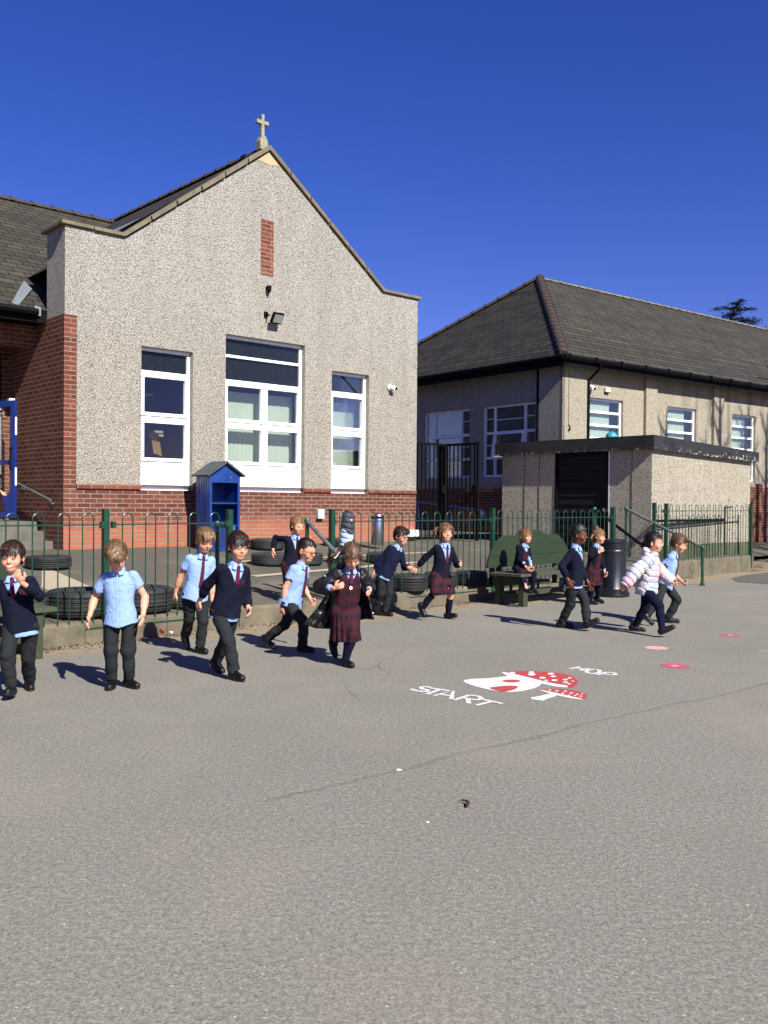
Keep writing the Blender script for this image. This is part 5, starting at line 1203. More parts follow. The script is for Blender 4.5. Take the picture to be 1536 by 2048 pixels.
    if HF[1][2] > 0 and hp_ > 0: HF = np.array([hL, hF, UPV]); HF = np.array([axis_rot(r_, hL, -R(hp_)) for r_ in HF]); 
    if HF[1][2] > 0 and hp_ > 0: HF = np.array([axis_rot(r_, hL, 2*R(hp_)) for r_ in HF])
    HF = np.array([axis_rot(r_, HF[1], R(hr)) for r_ in HF])
    pivot = nb+W*.035*s+Fd*.004; hc = pivot+HF[2]*.096*s+HF[1]*.014*s     # head centre at eye height
    hs_ = min(s, 1.02)*.985*(extra or {}).get('head', .965)
    def hp(u, v, w): return hc+(HF[0]*u+HF[1]*v+HF[2]*w)*hs_
    # ---- body
    allp = np.array([pel]+shs+knees+ankles+elbs+wrs+[hc, nb]); lo, hi = allp.min(0)-.17, allp.max(0)+.17; lo[2] = -.01
    B = Field(lo, hi, .0052, (hc[2]-.13*s, hc[2]+.13*s, .0036)); k = .02
    for i in (0, 1):
        lg = .78 if low == 'trousers' else .93; B.chain([hips[i], knees[i], ankles[i]], [.060*s*lg, .040*s*lg, .026*s], .015)
        cf = knees[i]*.65+ankles[i]*.35-Fd*.008; B.cone(cf, cf*.6+ankles[i]*.4, .040*s*lg, .03*s*lg, .02)
        a, fd, fp = ank[i]; toe = _n(fd*math.cos(R(fp))+UPV*-math.sin(R(fp))); B.cone(ankles[i]-UPV*.03*s, ankles[i]-UPV*.035*s+toe*.05*s, .017*s, .010*s, .012)
        am = 1. if top == 'shirt' else .78; B.chain([shs[i], elbs[i], wrs[i]], [.030*s*am, .0255*s*am, .018*s], .015)
        B.cone(elbs[i]*.75+wrs[i]*.25, elbs[i]*.5+wrs[i]*.5, .027*s*am, .024*s*am, .02)
    B.tube(pel, Fm, [(-.05*s, .07*s, .058*s, 0, 0), (0, .082*s, .062*s, 0, 0), (.10*s, .078*s, .060*s, 0, .005), (.2*s, .085*s, .060*s, 0, 0), (.28*s, .088*s, .048*s, 0, 0), (.325*s, .05*s, .038*s, 0, 0)], .02)
    B.cone(nb-W*.03, hc-HF[2]*.06*s, .037*s, .034*s, .02)
    # hands: palm, four unequal bent fingers, thumb from the side
    for i, sg in enumerate((-1, 1)):
        d = _n(wrs[i]-elbs[i]); hd = hands[i]; bend = hd[3] if len(hd) > 3 else None
        if bend is not None: d = _n(d*.35+np.array(bend, float))
        nrm = U*(-sg)-d*(d@(U*-sg)); nrm = _n(nrm); pn = hd[4] if len(hd) > 4 else None
        if pn is not None: nrm = np.array(pn, float); nrm = _n(nrm-d*(d@nrm))
        sd = _n(np.cross(d, nrm)); sd = sd if sd@(Fd+UPV*.1) > 0 else -sd       # thumb side
        wr = wrs[i]; pc = wr+d*.036*s; Hm = np.array([sd, d, nrm]); B.ell(pc, (.026*s, .037*s, .013*s), Hm, .01)
        cu = curl if len(hd) < 6 else hd[5]
        for q, (off, ln) in enumerate(((.0195, .045), (.0068, .051), (-.006, .047), (-.0185, .037))):
            b0 = wr+d*.057*s+sd*off*s; sp = off*.35; c1 = _n(d*math.cos(cu*.7)+nrm*math.sin(cu*.7)+sd*sp); c2 = _n(d*math.cos(cu*1.7)+nrm*math.sin(cu*1.7)+sd*sp)
            j = b0+c1*ln*.5*s; B.chain([b0, j, j+c2*ln*.5*s], [.0078*s, .0071*s, .006*s], .004)
        t0 = wr+d*.022*s+sd*.022*s; t1 = t0+_n(d*.6+sd*.75+nrm*.25)*.026*s; t2 = t1+_n(d*.9+sd*.15+nrm*.4)*.024*s; B.chain([t0, t1, t2], [.0105*s, .0088*s, .0072*s], .008)
    # head
    B.ell(hp(0, -.012, .035), (.071*hs_, .090*hs_, .083*hs_), HF, .02); B.ell(hp(0, .018, -.02), (.0575*hs_, .063*hs_, .078*hs_), HF, .03)
    B.ell(hp(0, .052, -.078), (.026*hs_, .022*hs_, .02*hs_), HF, .03)
    for sg in (-1, 1):
        B.ell(hp(sg*.034, .052, -.032), (.026*hs_, .022*hs_, .024*hs_), HF, .02); B.ell(hp(sg*.029, .088, .0), (.016*hs_, .010*hs_, .0095*hs_), HF, .014, 'sub')
        B.ell(hp(sg*.029, .074, .0), (.0125*hs_, .0085*hs_, .0085*hs_), HF, .003)
        B.ell(hp(sg*.075, -.008, -.008), (.009*hs_, .017*hs_, .027*hs_), HF, .006); B.ell(hp(sg*.080, -.002, -.006), (.006*hs_, .009*hs_, .015*hs_), HF, .005, 'sub')
        B.cone(hp(sg*.012, .083, .017), hp(sg*.042, .072, .017), (.0035)*hs_, .003*hs_, .01)
    B.chain([hp(0, .080, .004), hp(0, .093, -.022)], [.007*hs_, .0105*hs_], .012)
    for sg in (-1, 1): B.ell(hp(sg*.009, .085, -.027), (.006*hs_,)*3, HF, .006)
    mw = .024 if smile else .018
    B.cone(hp(-mw*.7, .081, -.049), hp(mw*.7, .081, -.049), .0055*hs_, .0055*hs_, .008); B.cone(hp(-mw*.6, .078, -.059), hp(mw*.6, .078, -.059), .006*hs_, .006*hs_, .008)
    B.ell(hp(0, .089, -.0535), (mw*hs_, .006*hs_, (.005 if smile else .0022)*hs_), HF, .003, 'sub')
    sk = SKIN[skin]; hcol = lin(hair[1])
    def bodycol(V):
        d = (V-hc)/hs_; u, v, w = d@HF[0], d@HF[1], d@HF[2]; c = np.tile(sk, (len(V), 1)); near = (np.abs(u) < .1) & (np.abs(v) < .12) & (np.abs(w) < .13)
        def bl(m, col, a=1.): m = np.clip(m, 0, 1)[:, None]*near[:, None]*a; return c*(1-m)+np.asarray(col)*m
        au = np.abs(u); g = lambda x, a, b: np.clip((b-x)/(b-a), 0, 1)
        c = bl(g(np.hypot((au-.04)/.024, (w+.033)/.02), .3, 1.1)*(v > .03), sk*np.array([1.12, .72, .66]) if skin != 'dark' else sk*1.15, .5)
        c = bl(g(np.hypot(u/.012, (w+.024)/.012), .5, 1.2)*(v > .08), sk*np.array([1.08, .8, .76]), .5)
        c = bl(g(np.hypot(au/.09, 1)*0+np.abs(au-.08)/.012, .6, 1.1)*(v < .03)*(np.abs(w+.008) < .03), sk*np.array([1.1, .74, .66]), .5)
        front = v > .05
        c = bl(g(np.hypot((au-.029)/.0145, w/(.0052 if squint else .0075)), .6, 1.15)*front, sk*.35 if squint else lin('#d8d2cc'), .9)
        c = bl(g(np.hypot((au-.028)/.0062, w/.0055), .6, 1.1)*front, (.02, .012, .01), .95)
        c = bl(g(np.abs(w-.0062-.15*(.029-au)**2*20)/.0022, .5, 1.3)*(np.abs(au-.029) < .015)*front, sk*.3, .7)
        c = bl(g(np.abs(w-.0215+.1*(au-.03)**2*30)/.0035, .4, 1.3)*(np.abs(au-.029) < .017)*front, hcol*.6+sk*.3, .55)
        c = bl(g(np.hypot(u/(mw+.004), (w+.0545)/.0105), .75, 1.1)*front, sk*np.array([.86, .50, .48]) if skin != 'dark' else sk*np.array([1.2, .7, .7]), .8)
        if smile: c = bl(g(np.hypot(u/(mw*.85), (w+.0535)/.0042), .8, 1.15)*front, lin('#e8e2d8'), .95)
        else: c = bl(g(np.abs(w+.0535)/.0018, .5, 1.3)*(au < mw)*front, sk*.2, .8)
        c = bl(g(np.hypot((au-.0075)/.0035, (w+.032)/.003), .5, 1.2)*(v > .07), sk*.25, .7)
        if bare is False: pass
        n = vnoise(V, 90, 3); return np.clip(c*(1+.05*n[:, None]), 0, 1)
    B.mesh('body', 'skin', po, bodycol)
    # ---- hair
    hk, hc_ = hair[0], hair[1]
    Hh = Field(hc-.2, hc+.2, .0046); g_ = .008 if hk in ('short', 'fringe', 'swept') else (.004 if hk == 'crop' else .007)
    if hk == 'afro': g_ = .012
    Hh.ell(hp(0, -.014, .038), (.071*hs_+g_, .090*hs_+g_, .083*hs_+g_*1.2), HF, .01)
    if hk not in ('afro',): Hh.ell(hp(0, -.04, -.015), (.060*hs_+g_, .055*hs_+g_, .06*hs_), HF, .02)
    fringe = {'short': .055, 'fringe': .044, 'swept': .05, 'crop': .062, 'afro': .062, 'tied': .068, 'long': .055, 'pony': .058, 'bun': .05, 'wispy': .055}[hk]
    def cut(X, Y_, Z):
        px_, py_, pz_ = X-hc[0], Y_-hc[1], Z-hc[2]; u, v, w = [(px_*HF[i][0]+py_*HF[i][1]+pz_*HF[i][2])/hs_ for i in range(3)]
        zl = np.interp(v, [-.12, -.06, -.022, -.004, .012, .022, .045, .12], [-.052, -.05, -.02, .012, -.012 if hk not in ('crop', 'afro') else .01, .022, fringe, fringe-.002])
        zl = zl+(.006*np.sin(u*260+seed)+.004*np.sin(u*410+seed*2))*(v > .02) + (.10*u*(1 if seed % 2 else -1) if hk in ('swept', 'short', 'fringe') else 0)*(v > .03)
        return (zl-w)*hs_
    q = tuple(slice(None) for _ in range(3)); X, Y_, Z = Hh.xyz(q); Hh.D = np.maximum(Hh.D, cut(X, Y_, Z)).astype(np.float32)
    if hk == 'swept':
        for a in range(5): Hh.chain([hp(-.03+a*.014, .055, .095), hp(-.005+a*.014, .088, .08), hp(.015+a*.013, .092, .056)], [.014, .012, .006], .01)
    if hk in ('short', 'fringe'):
        for a in range(7): Hh.chain([hp(-.045+a*.015, .045, .10), hp(-.048+a*.016, .085, .075), hp(-.05+a*.0165, .090, fringe+.006*math.sin(a*2.3+seed))], [.010, .008, .003], .006)
    ex = lambda pts, rs: Hh2.chain([hp(*p) for p in pts], rs, .008)
    Hh2 = Hh
    if hk in ('long', 'pony', 'bun', 'wispy', 'tied'):
        Hh2 = Field(hc-.3, hc+.3, .0055); Hh2.ax, Hh2.D = Hh2.ax, Hh2.D
        Hh2.ell(hp(0, -.014, .038), (.071*hs_+g_, .090*hs_+g_, .083*hs_+g_*1.1), HF, .01); Hh2.ell(hp(0, -.04, -.015), (.060*hs_+g_, .055*hs_+g_, .06*hs_), HF, .02)
        X, Y_, Z = Hh2.xyz(q); Hh2.D = np.maximum(Hh2.D, cut(X, Y_, Z)).astype(np.float32)
        r2 = np.random.RandomState(seed)
        if hk == 'long':
            for a in range(16):
                u = -.085+a*.0113; vv = -.03-.05*math.cos(u*16); e = r2.uniform(-.015, .015); ex([(u*.9, vv, .03), (u*1.02, vv-.01, -.04), (u*1.05+e, vv+.002, -.105+r2.uniform(-.02, .01))], [.017, .016, .006])
            for sg in (-1, 1): ex([(sg*.05, .06, .075), (sg*.079, .02, .03), (sg*.085, .0, -.03), (sg*.078, .0, -.085)], [.010, .011, .012, .006])
        if hk == 'pony':     # bunch blown out to the person's right, loose hair over the ears
            for a in range(14):
                e = r2.uniform(-.02, .02, 3); ex([(-.062, -.04, .02), (-.105, -.05, .0+e[0]*.4), (-.15+e[1], -.055+e[2], -.04+e[0]), (-.19+e[2]*2, -.05+e[1], -.085+e[0]*1.8)], [.014, .013, .010, .003])
            for sg in (-1, 1):
                for a in range(4): ex([(sg*.055, .055, .07), (sg*.083, .028, .02), (sg*(.09+a*.006), .03+a*.005, -.035-a*.012)], [.008, .007, .003])
        if hk == 'bun':
            Hh2.ell(hp(-.01, -.045, .135), (.022, .02, .019), HF, .008); ex([(-.01, -.04, .12), (-.012, -.05, .155), (.005, -.05, .168)], [.014, .01, .004])
            for a in range(12): u = -.07+a*.0125; e = r2.uniform(-.02, .02, 2); ex([(u, -.075, .02), (u*1.15+e[0], -.09, -.03), (u*1.2+e[1], -.08, -.075+e[0])], [.014, .012, .004])
        if hk == 'wispy':
            for a in range(9): e = r2.uniform(-.03, .03, 3); ex([(-.07, -.05, .03), (-.10+e[0]*.5, -.06, .03+e[1]), (-.125+e[0], -.055+e[2], .02+e[1]*2.2)], [.012, .009, .003])
            for sg in (-1, 1):
                for a in range(4): ex([(sg*.05, .06, .07), (sg*.081, .025, .025), (sg*.088, .008+.006*a, -.05-.008*a)], [.010, .010, .003])
            for a in range(8): u = -.06+a*.017; ex([(u, -.08, .0), (u*1.1, -.08, -.08-.01*(a % 3))], [.016, .006])
        if hk == 'tied':
            ex([(0, -.10, .0), (0, -.125, -.03), (0, -.115, -.09)], [.022, .022, .008])
    nzf = 230
    def hw(X, Y_, Z): return (.0026*np.sin(nzf*((X-hc[0])*HF[0][0]+(Y_-hc[1])*HF[0][1])+3*np.sin(40*Z)+2*np.sin(55*(X+Y_)))).astype(np.float32)
    if hk == 'afro': Hh2.warp(lambda X, Y_, Z: (.003*vnoise((X, Y_, Z), 420, 2, 1)).astype(np.float32))
    else: Hh2.warp(hw)
    hcolr = lin(hc_)
    def haircol(V):
        n = vnoise(np.stack([V[:, 0], V[:, 1], V[:, 2]*.25], 1), 240, seed, 2)[:, None]; c = hcolr*(1+.38*n)
        if hk in ('pony',): d = (V-hc)/hs_; part = (np.abs(d@HF[0]-.004) < .0035) & (d@HF[2] > .06) & (d@HF[1] > -.03); c = np.where(part[:, None], sk*.9, c)
        if hk == 'crop': d = (V-hc)/hs_; low_ = np.clip((.05-(d@HF[2]))/.05, 0, 1)[:, None]*.35; c = c*(1-low_)+sk*.6*low_
        return np.clip(c, 0, 1)
    def strands(V):
        r3 = np.random.RandomState(seed+50); n = 4200 if hk != 'afro' else 1500; i = r3.randint(0, len(V), n); P = V[i]; d = (P-hc)/hs_; nr = d-np.array([HF[1]*-.012+HF[2]*.02]); nr /= np.linalg.norm(nr, axis=1)[:, None]+1e-9
        crown = HF[2]*.12-HF[1]*.045; fl = (d-crown); fl = fl+HF[0]*.05*(1 if seed % 2 else -1)-UPV*.06
        if hk == 'afro': fl = r3.normal(size=(n, 3))
        fl = fl-nr*(fl*nr).sum(1)[:, None]; fl /= np.linalg.norm(fl, axis=1)[:, None]+1e-9; jit = r3.normal(size=(n, 3))*(.15 if hk not in ('pony', 'wispy', 'bun', 'long') else .2); t = fl+jit; t /= np.linalg.norm(t, axis=1)[:, None]
        L = (r3.uniform(.010, .026, n) if hk not in ('pony', 'wispy', 'bun', 'long') else r3.uniform(.015, .035, n))[:, None]
        if hk in ('afro', 'crop'): L = L*.35
        up_n = nr*.0035; P0 = P-up_n*.8; P1 = P+t*L*.5+up_n*.9; P2 = P+t*L+up_n*r3.uniform(-.8, 1.1, (n, 1))-UPV*L*.25; w = np.cross(t, nr); w /= np.linalg.norm(w, axis=1)[:, None]+1e-9; w = w*.0011
        V2 = np.stack([P0-w, P0+w, P1+w, P1-w, P2+w*.3, P2-w*.3], 1).reshape(-1, 3); b = (np.arange(n)*6)[:, None]
        return V2, np.concatenate([b+np.array([[0, 1, 2, 3]]), b+np.array([[3, 2, 4, 5]])])
    Hh2.mesh('hair', 'hair', po, haircol, more=strands)
    if hk == 'pony':
        mb = MB(); mb.tube([hp(-.10, -.035, .03), hp(-.125, -.02, -.005), hp(-.15, -.01, -.02)], .006, 5); mb.build('hair_tie', 'litter_white', po)
    # ---- clothes
    def torso(fd, ex_, w0, w1=.30, flare=0., vb=0.):
        rows = [(w0*s, (.098+flare)*s+ex_, (.078+flare)*s+ex_, 0, .002), (.03*s, .096*s+ex_+flare*.5, .076*s+ex_+flare*.4, 0, .002), (.10*s, .091*s+ex_, .074*s+ex_, 0, .006), (.2*s, .099*s+ex_, .074*s+ex_, 0, .003), (.265*s, .106*s+ex_, .062*s+ex_, 0, 0), (.30*s, .092*s+ex_, .05*s+ex_, 0, -.004), (.335*s, .046*s+ex_*.6, .044*s+ex_*.5, 0, -.004)]
        fd.tube(pel, Fm, [r_ for r_ in rows if r_[0] >= w0*s-1e-6], .015)
    def clo(p): return np.min(p, 0), np.max(p, 0)
    tp = np.array([pel, nb]+shs+elbs+wrs); tl, th_ = clo(tp)
    def neckhole(fd, r=.047): fd.cone(nb-W*.004+Fm[1]*.01, nb+W*.09+Fm[1]*.02, r*s, (r+.01)*s, .006, 'sub')
    def vcut(fd, depth, wide, front=.02):
        """V opening: removes the front layer between neck and depth"""
        def fn(X, Y_, Z):
            px_, py_, pz_ = X-nb[0], Y_-nb[1], Z-nb[2]; u, v, w = [(px_*Fm[i][0]+py_*Fm[i][1]+pz_*Fm[i][2]) for i in range(3)]
            return np.maximum((np.abs(u)-wide*s*np.clip((w+depth*s)/(depth*s), 0, 1.3)), front*s-v)
        c = nb-W*depth*.5*s+Fm[1]*.06; fd.op(fn, c-.11, c+.11, .004, 'sub')
    def vd(V, depth, wide):
        d = V-nb; u, v, w = d@Fm[0], d@Fm[1], d@Fm[2]; e = np.abs(u)-wide*s*np.clip((w+depth*s)/(depth*s), 0, 1.3); return np.where((v > .015*s) & (w > -depth*s-.03), e, 9.)
    col_tr = flat(GREY)
    if top in ('shirt', 'shirt_open'):
        F = Field(tl-.16, th_+.16, .0056)
        for i in (0, 1):
            e = shs[i]*.30+elbs[i]*.70; F.chain([nb-W*.035*s+(shs[i]-nb)*.5, shs[i]+UPV*.004, e], [.027*s, .038*s, .049*s], .018)
            dd = _n(elbs[i]-shs[i]); F.cone(e+dd*.004, e+dd*.05, .056*s, .060*s, .003, 'sub'); F.cone(e-dd*.02, e+dd*.01, .036*s, .043*s, .003, 'sub')
        torso(F, .010, -.075, flare=.022); F.warp(folds(55, .0042, seed, .55)); neckhole(F); 
        def fn(X, Y_, Z):
            px_, py_, pz_ = X-pel[0], Y_-pel[1], Z-pel[2]; u, v, w = [(px_*Fm[i][0]+py_*Fm[i][1]+pz_*Fm[i][2]) for i in range(3)]; return w+(.062+.010*np.cos(u*32))*s
        F.op(fn, pel-.2, pel+np.array([.2, .2, -.0]), .002, 'sub')
        def shc(V):
            d = V-pel; u, v, w = d@Fm[0], d@Fm[1], d@Fm[2]; c = np.tile(SHIRT, (len(V), 1)); pk = (np.abs(np.abs(u)-.012) < .0018) & (v > .03); c[pk] *= .72
            
            pkt = (np.abs(u-.05*s) < .03*s) & (np.abs(w-.21*s) < .034*s) & (v > .02); ed = pkt & ((np.abs(np.abs(u-.05*s)-.03*s) < .003) | (np.abs(np.abs(w-.21*s)-.034*s) < .003)); c[ed] *= .78; return c
        F.mesh('shirt', 'cloth', po, shc)
    elif top in ('jumper', 'cardigan', 'crew'):
        F = Field(tl-.14, th_+.14, .0056)
        for i in (0, 1):
            e = wrs[i]-_n(wrs[i]-elbs[i])*.004; m_ = elbs[i]*.55+e*.45; F.chain([nb-W*.035*s+(shs[i]-nb)*.5, shs[i]+UPV*.002, elbs[i], m_, e], [.028*s, .040*s, .036*s, .035*s, .028*s], .02)
            dd = _n(wrs[i]-elbs[i]); F.cone(e+dd*.004, e+dd*.03, .04*s, .05*s, .002, 'sub')
        torso(F, .014, -.045 if top != 'cardigan' else -.05, flare=.012); F.warp(folds(45, .0038, seed, .6)); neckhole(F, .045)
        if top != 'crew': dpt = .150 if top == 'jumper' else .21; wd = .078 if top == 'jumper' else .070; vcut(F, dpt, wd)
        ctrim = lin('#3a1020')
        def jc(V):
            c = np.tile(NAVY if top != 'crew' else lin('#161a33'), (len(V), 1)); n = vnoise(V, 40, seed)[:, None]; c = c*(1+.15*n)
            if top != 'crew': e = vd(V, dpt, wd); c = np.where((e < (.006 if top == 'jumper' else .014))[:, None], ctrim, c)
            if top == 'cardigan':
                d = V-pel; u, v, w = d@Fm[0], d@Fm[1], d@Fm[2]; m = (np.abs(u) < .010) & (v > 0) & (w < .16*s); c = np.where(m[:, None], ctrim*.8, c); b = (np.abs(u) < .005) & (v > 0) & (((w/.045) % 1) < .15) & (w < .15*s); c = np.where(b[:, None], lin('#0a0a10'), c)
            if top == 'jumper':
                d = V-pel; u, v, w = d@Fm[0], d@Fm[1], d@Fm[2]; r = np.hypot((u-.055*s)/(.017*s), (w-.225*s)/(.022*s)); m = (r < 1) & (v > 0.01) & ((r > .72) | (np.sin(u*900)*np.sin(w*700) > .1)); c = np.where(m[:, None], lin('#5c1a2c'), c)
            return c
        F.mesh({'jumper': 'jumper', 'crew': 'jumper', 'cardigan': 'cardigan'}[top], 'knit', po, jc)
        Fs = Field(clo(np.array([pel, nb]+shs))[0]-.12, clo(np.array([pel, nb]+shs))[1]+.12, .0062); torso(Fs, .009, -.078 if low == 'trousers' else .02, flare=.006); neckhole(Fs); Fs.mesh('shirt', 'cloth', po, flat(SHIRT))
    elif top == 'puffer':
        F = Field(tl-.2, th_+.2, .0058)
        rows = [(-.085*s, .125*s, .11*s, 0, 0), (-.03*s, .135*s, .118*s, 0, .004), (.02*s, .123*s, .11*s, 0, .006), (.07*s, .122*s, .10*s, 0, .008), (.15*s, .128*s, .105*s, 0, .006), (.23*s, .130*s, .095*s, 0, 0), (.29*s, .11*s, .075*s, 0, 0), (.34*s, .065*s, .06*s, 0, 0)]
        F.tube(pel, Fm, rows, .02)
        def quilt(p):   # distance along body or sleeve sets the quilting rows
            return p
        for i in (0, 1): F.chain([nb-W*.04*s+(shs[i]-nb)*.5, shs[i], elbs[i], wrs[i]], [.05*s, .064*s, .070*s, .064*s], .03); F.cone(wrs[i], wrs[i]+_n(wrs[i]-elbs[i])*.035, .062*s, .052*s, .02)
        F.ell(nb-Fm[1]*.05*s+W*.035*s, (.085*s, .055*s, .06*s), Fm, .03); F.ell(nb+Fm[1]*.028*s+W*.015*s, (.07*s, .05*s, .035*s), Fm, .02)
        def qz(X, Y_, Z):
            px_, py_, pz_ = X-pel[0], Y_-pel[1], Z-pel[2]; w = px_*W[0]+py_*W[1]+pz_*W[2]; u = px_*U[0]+py_*U[1]+pz_*U[2]
            f = w/.062; arm = np.abs(u) > .125*s
            for i in (0, 1):
                dx = _n(wrs[i]-shs[i]); ua = (X-shs[i][0])*dx[0]+(Y_-shs[i][1])*dx[1]+(Z-shs[i][2])*dx[2]; c = (shs[i]+wrs[i])/2; side = ((px_*U[0]+py_*U[1]+pz_*U[2])*(-1 if i == 0 else 1) > .115*s); f = np.where(side, ua/.062, f)
            fr = f % 1; g = np.minimum(fr, 1-fr); return (.009*np.exp(-(g/.10)**2)).astype(np.float32)+(.0028*vnoise((X, Y_, Z), 75, 5, 2)).astype(np.float32)
        F.warp(qz); F.cone(nb+W*.045+Fm[1]*.01, nb+W*.13+Fm[1]*.025, .043*s, .065*s, .01, 'sub')
        for i in (0, 1): dd = _n(wrs[i]-elbs[i]); F.cone(wrs[i]+dd*.05, wrs[i]+dd*.09, .045*s, .06*s, .01, 'sub')
        def pc_(V):
            n = vnoise(V, 11, 3, 2); m = vnoise(V, 14, 8, 2); a, b, c, d = lin('#b9bbcb'), lin('#cf9a94'), lin('#93acd6'), lin('#d3c094'); o = a+(b-a)*np.clip(n*1.4, 0, 1)[:, None]; o = o+(c-o)*np.clip(m*1.5, 0, 1)[:, None]*.8; o = o+(d-o)*np.clip(-n*1.2, 0, 1)[:, None]*.6
            e = V-pel; z = (np.abs(e@U) < .004) & (e@Fm[1] > .05) ; return np.where(z[:, None], lin('#efe9ee'), o)
        F.mesh('puffer_jacket', 'nylon', po, pc_)
    if top in ('pinafore', 'coat') or low == 'pinafore_c':
        pass
    if top in ('pinafore', 'coat', 'pincardi'):
        # long-sleeved shirt under a tartan bib
        F = Field(tl-.14, th_+.14, .0058)
        for i in (0, 1):
            e = wrs[i]; F.chain([nb-W*.035*s+(shs[i]-nb)*.5, shs[i], elbs[i], e], [.027*s, .037*s, .033*s, .026*s], .02); dd = _n(wrs[i]-elbs[i]); F.cone(e+dd*.004, e+dd*.03, .04*s, .05*s, .002, 'sub')
        torso(F, .008, .0); F.warp(folds(65, .004, seed)); neckhole(F); F.mesh('shirt', 'cloth', po, flat(SHIRT))
        F = Field(clo(np.array([pel, nb]+shs))[0]-.14, clo(np.array([pel, nb]+shs))[1]+.1, .0056); torso(F, .015, -.02); neckhole(F, .06); vcut(F, .10, .075, -.2)
        for sg in (-1, 1): F.cone(shs[0 if sg < 0 else 1]+U*sg*.01, shs[0 if sg < 0 else 1]+U*sg*.01-W*.07*s, .05*s, .04*s, .01, 'sub')
        F.warp(folds(60, .003, seed+2)); F.mesh('pinafore_bib', 'cloth', po, plaid(pel[0], pel[1], Fm, .02))
        if top == 'coat': mb = MB(); c = nb-W*.15*s+Fm[1]*(.092*s); mb.lathe([(0, 0), (.014, 0), (.014, .004), (0, .006)], 16); ob = mb.build('badge', 'white_plastic', po, smooth=True); ob.location = tuple(c); ob.rotation_euler = Vector(Fm[1]).to_track_quat('Z', 'Y').to_euler()
    if top == 'pincardi':
        F = Field(tl-.14, th_+.14, .0058)
        for i in (0, 1):
            e = wrs[i]; F.chain([nb-W*.035*s+(shs[i]-nb)*.5, shs[i], elbs[i], e], [.030*s, .041*s, .038*s, .031*s], .02); dd = _n(wrs[i]-elbs[i]); F.cone(e+dd*.004, e+dd*.03, .04*s, .05*s, .002, 'sub')
        torso(F, .020, -.02); F.warp(folds(60, .0048, seed+1)); neckhole(F, .05)
        def fn(X, Y_, Z):
            px_, py_, pz_ = X-nb[0], Y_-nb[1], Z-nb[2]; u, v, w = [(px_*Fm[i][0]+py_*Fm[i][1]+pz_*Fm[i][2]) for i in range(3)]; return np.maximum(np.abs(u)-.05*s-.03*np.abs(w), .0-v)
        c = nb-W*.17*s+Fm[1]*.08; F.op(fn, c-.22, c+.22, .004, 'sub'); F.mesh('cardigan', 'knit', po, flat(NAVYK))
    if low == 'trousers':
        F = Field(clo(np.array([pel]+knees+ankles))[0]-.12, clo(np.array([pel]+knees+ankles))[1]+.12, .0056)
        F.tube(pel, np.array([Lf, np.cross(UPV, Lf), UPV]) if True else Fm, [(-.07*s, .085*s, .074*s, 0, 0), (0, .098*s, .080*s, 0, 0), (.07*s, .088*s, .070*s, 0, 0)], .02)
        for i in (0, 1):
            a = ankles[i]+_n(ankles[i]-knees[i])*.024*s; m_ = knees[i]*.5+a*.5; F.chain([hips[i], knees[i], m_, a], [.064*s, .049*s, .045*s, .043*s], .018); dd = _n(ankles[i]-knees[i]); F.cone(a+dd*.006, a+dd*.06, .05*s, .07*s, .002, 'sub')
        F.warp(folds(60, .0046, seed+5, 1.0)); F.mesh('trousers', 'cloth', po, lambda V: GREY*(1+.12*vnoise(V, 30, 2)[:, None]))
    else:
        legc = lin('#12162b')
        for grp in ((0,), (1,)) if bare else ((0, 1),):
            F = Field(clo(np.array([pel]+knees+ankles))[0]-.1, clo(np.array([pel]+knees+ankles))[1]+.1, .0052)
            for i in grp:
                if bare: a = knees[i]*.72+ankles[i]*.28; F.chain([a, ankles[i]*.65+knees[i]*.35, ankles[i]-UPV*.02], [.041*s, .038*s, .031*s], .015)
                else: F.chain([hips[i], knees[i], knees[i]*.6+ankles[i]*.4, ankles[i]-UPV*.02], [.066*s, .046*s, .044*s, .032*s], .02)
            F.warp(folds(80, .0016, seed)); F.mesh('sock' if bare else 'tights', 'knit', po, flat(legc))
        if low == 'skirt':
            if seated:
                F = Field(clo(np.array([pel]+knees))[0]-.16, clo(np.array([pel]+knees))[1]+.16, .0056); F.tube(pel, Fm, [(-.06*s, .105*s, .1*s, 0, 0), (.06*s, .095*s, .08*s, 0, 0)], .02)
                kc = (knees[0]+knees[1])/2; ax = _n(kc-pel); S2 = np.array([Lf, np.cross(ax, Lf), ax]); F.tube(pel, S2, [(-.02, .11*s, .075*s, 0, 0), (.12*s, .13*s, .07*s, 0, 0), (.225*s, .145*s, .065*s, 0, -.0)], .03, pleat=(13, .004)); 
                F.warp(lambda X, Y_, Z: (.005*np.sin(((X-pel[0])*Lf[0]+(Y_-pel[1])*Lf[1])*150)).astype(np.float32))
            else:
                hem = extra.get('hem', .30) if extra else .30; sw = extra.get('sway', (0, 0)) if extra else (0, 0)
                kk = (knees[0]+knees[1])/2-pel; spd = abs((knees[0]-knees[1])@Fd); F = Field(np.array([pel[0]-.3, pel[1]-.3, 0]), np.array([pel[0]+.3, pel[1]+.3, pel[2]+.1]), .0056)
                F3 = np.array([Lf, Fd, UPV]); fw = float(kk@Fd)*.6+sw[1]; fu = sw[0]
                F.tube(pel, F3, [(-hem*s, .128*s, .105*s+spd*.28, fu, fw), (-hem*.5*s, .119*s, .098*s+spd*.12, fu*.5, fw*.5), (-.02, .106*s, .086*s, 0, .0), (.065*s, .088*s, .074*s, 0, .004)], .02, pleat=(15, .0075)); 
                for i in (0, 1):
                    tk = min(1., (hem*s-.02)/max(.05, pel[2]-knees[i][2])); F.cone(hips[i], hips[i]+(knees[i]-hips[i])*tk, .072*s, .062*s, .04)
                def fh(X, Y_, Z): return Z-(pel[2]-hem*s)
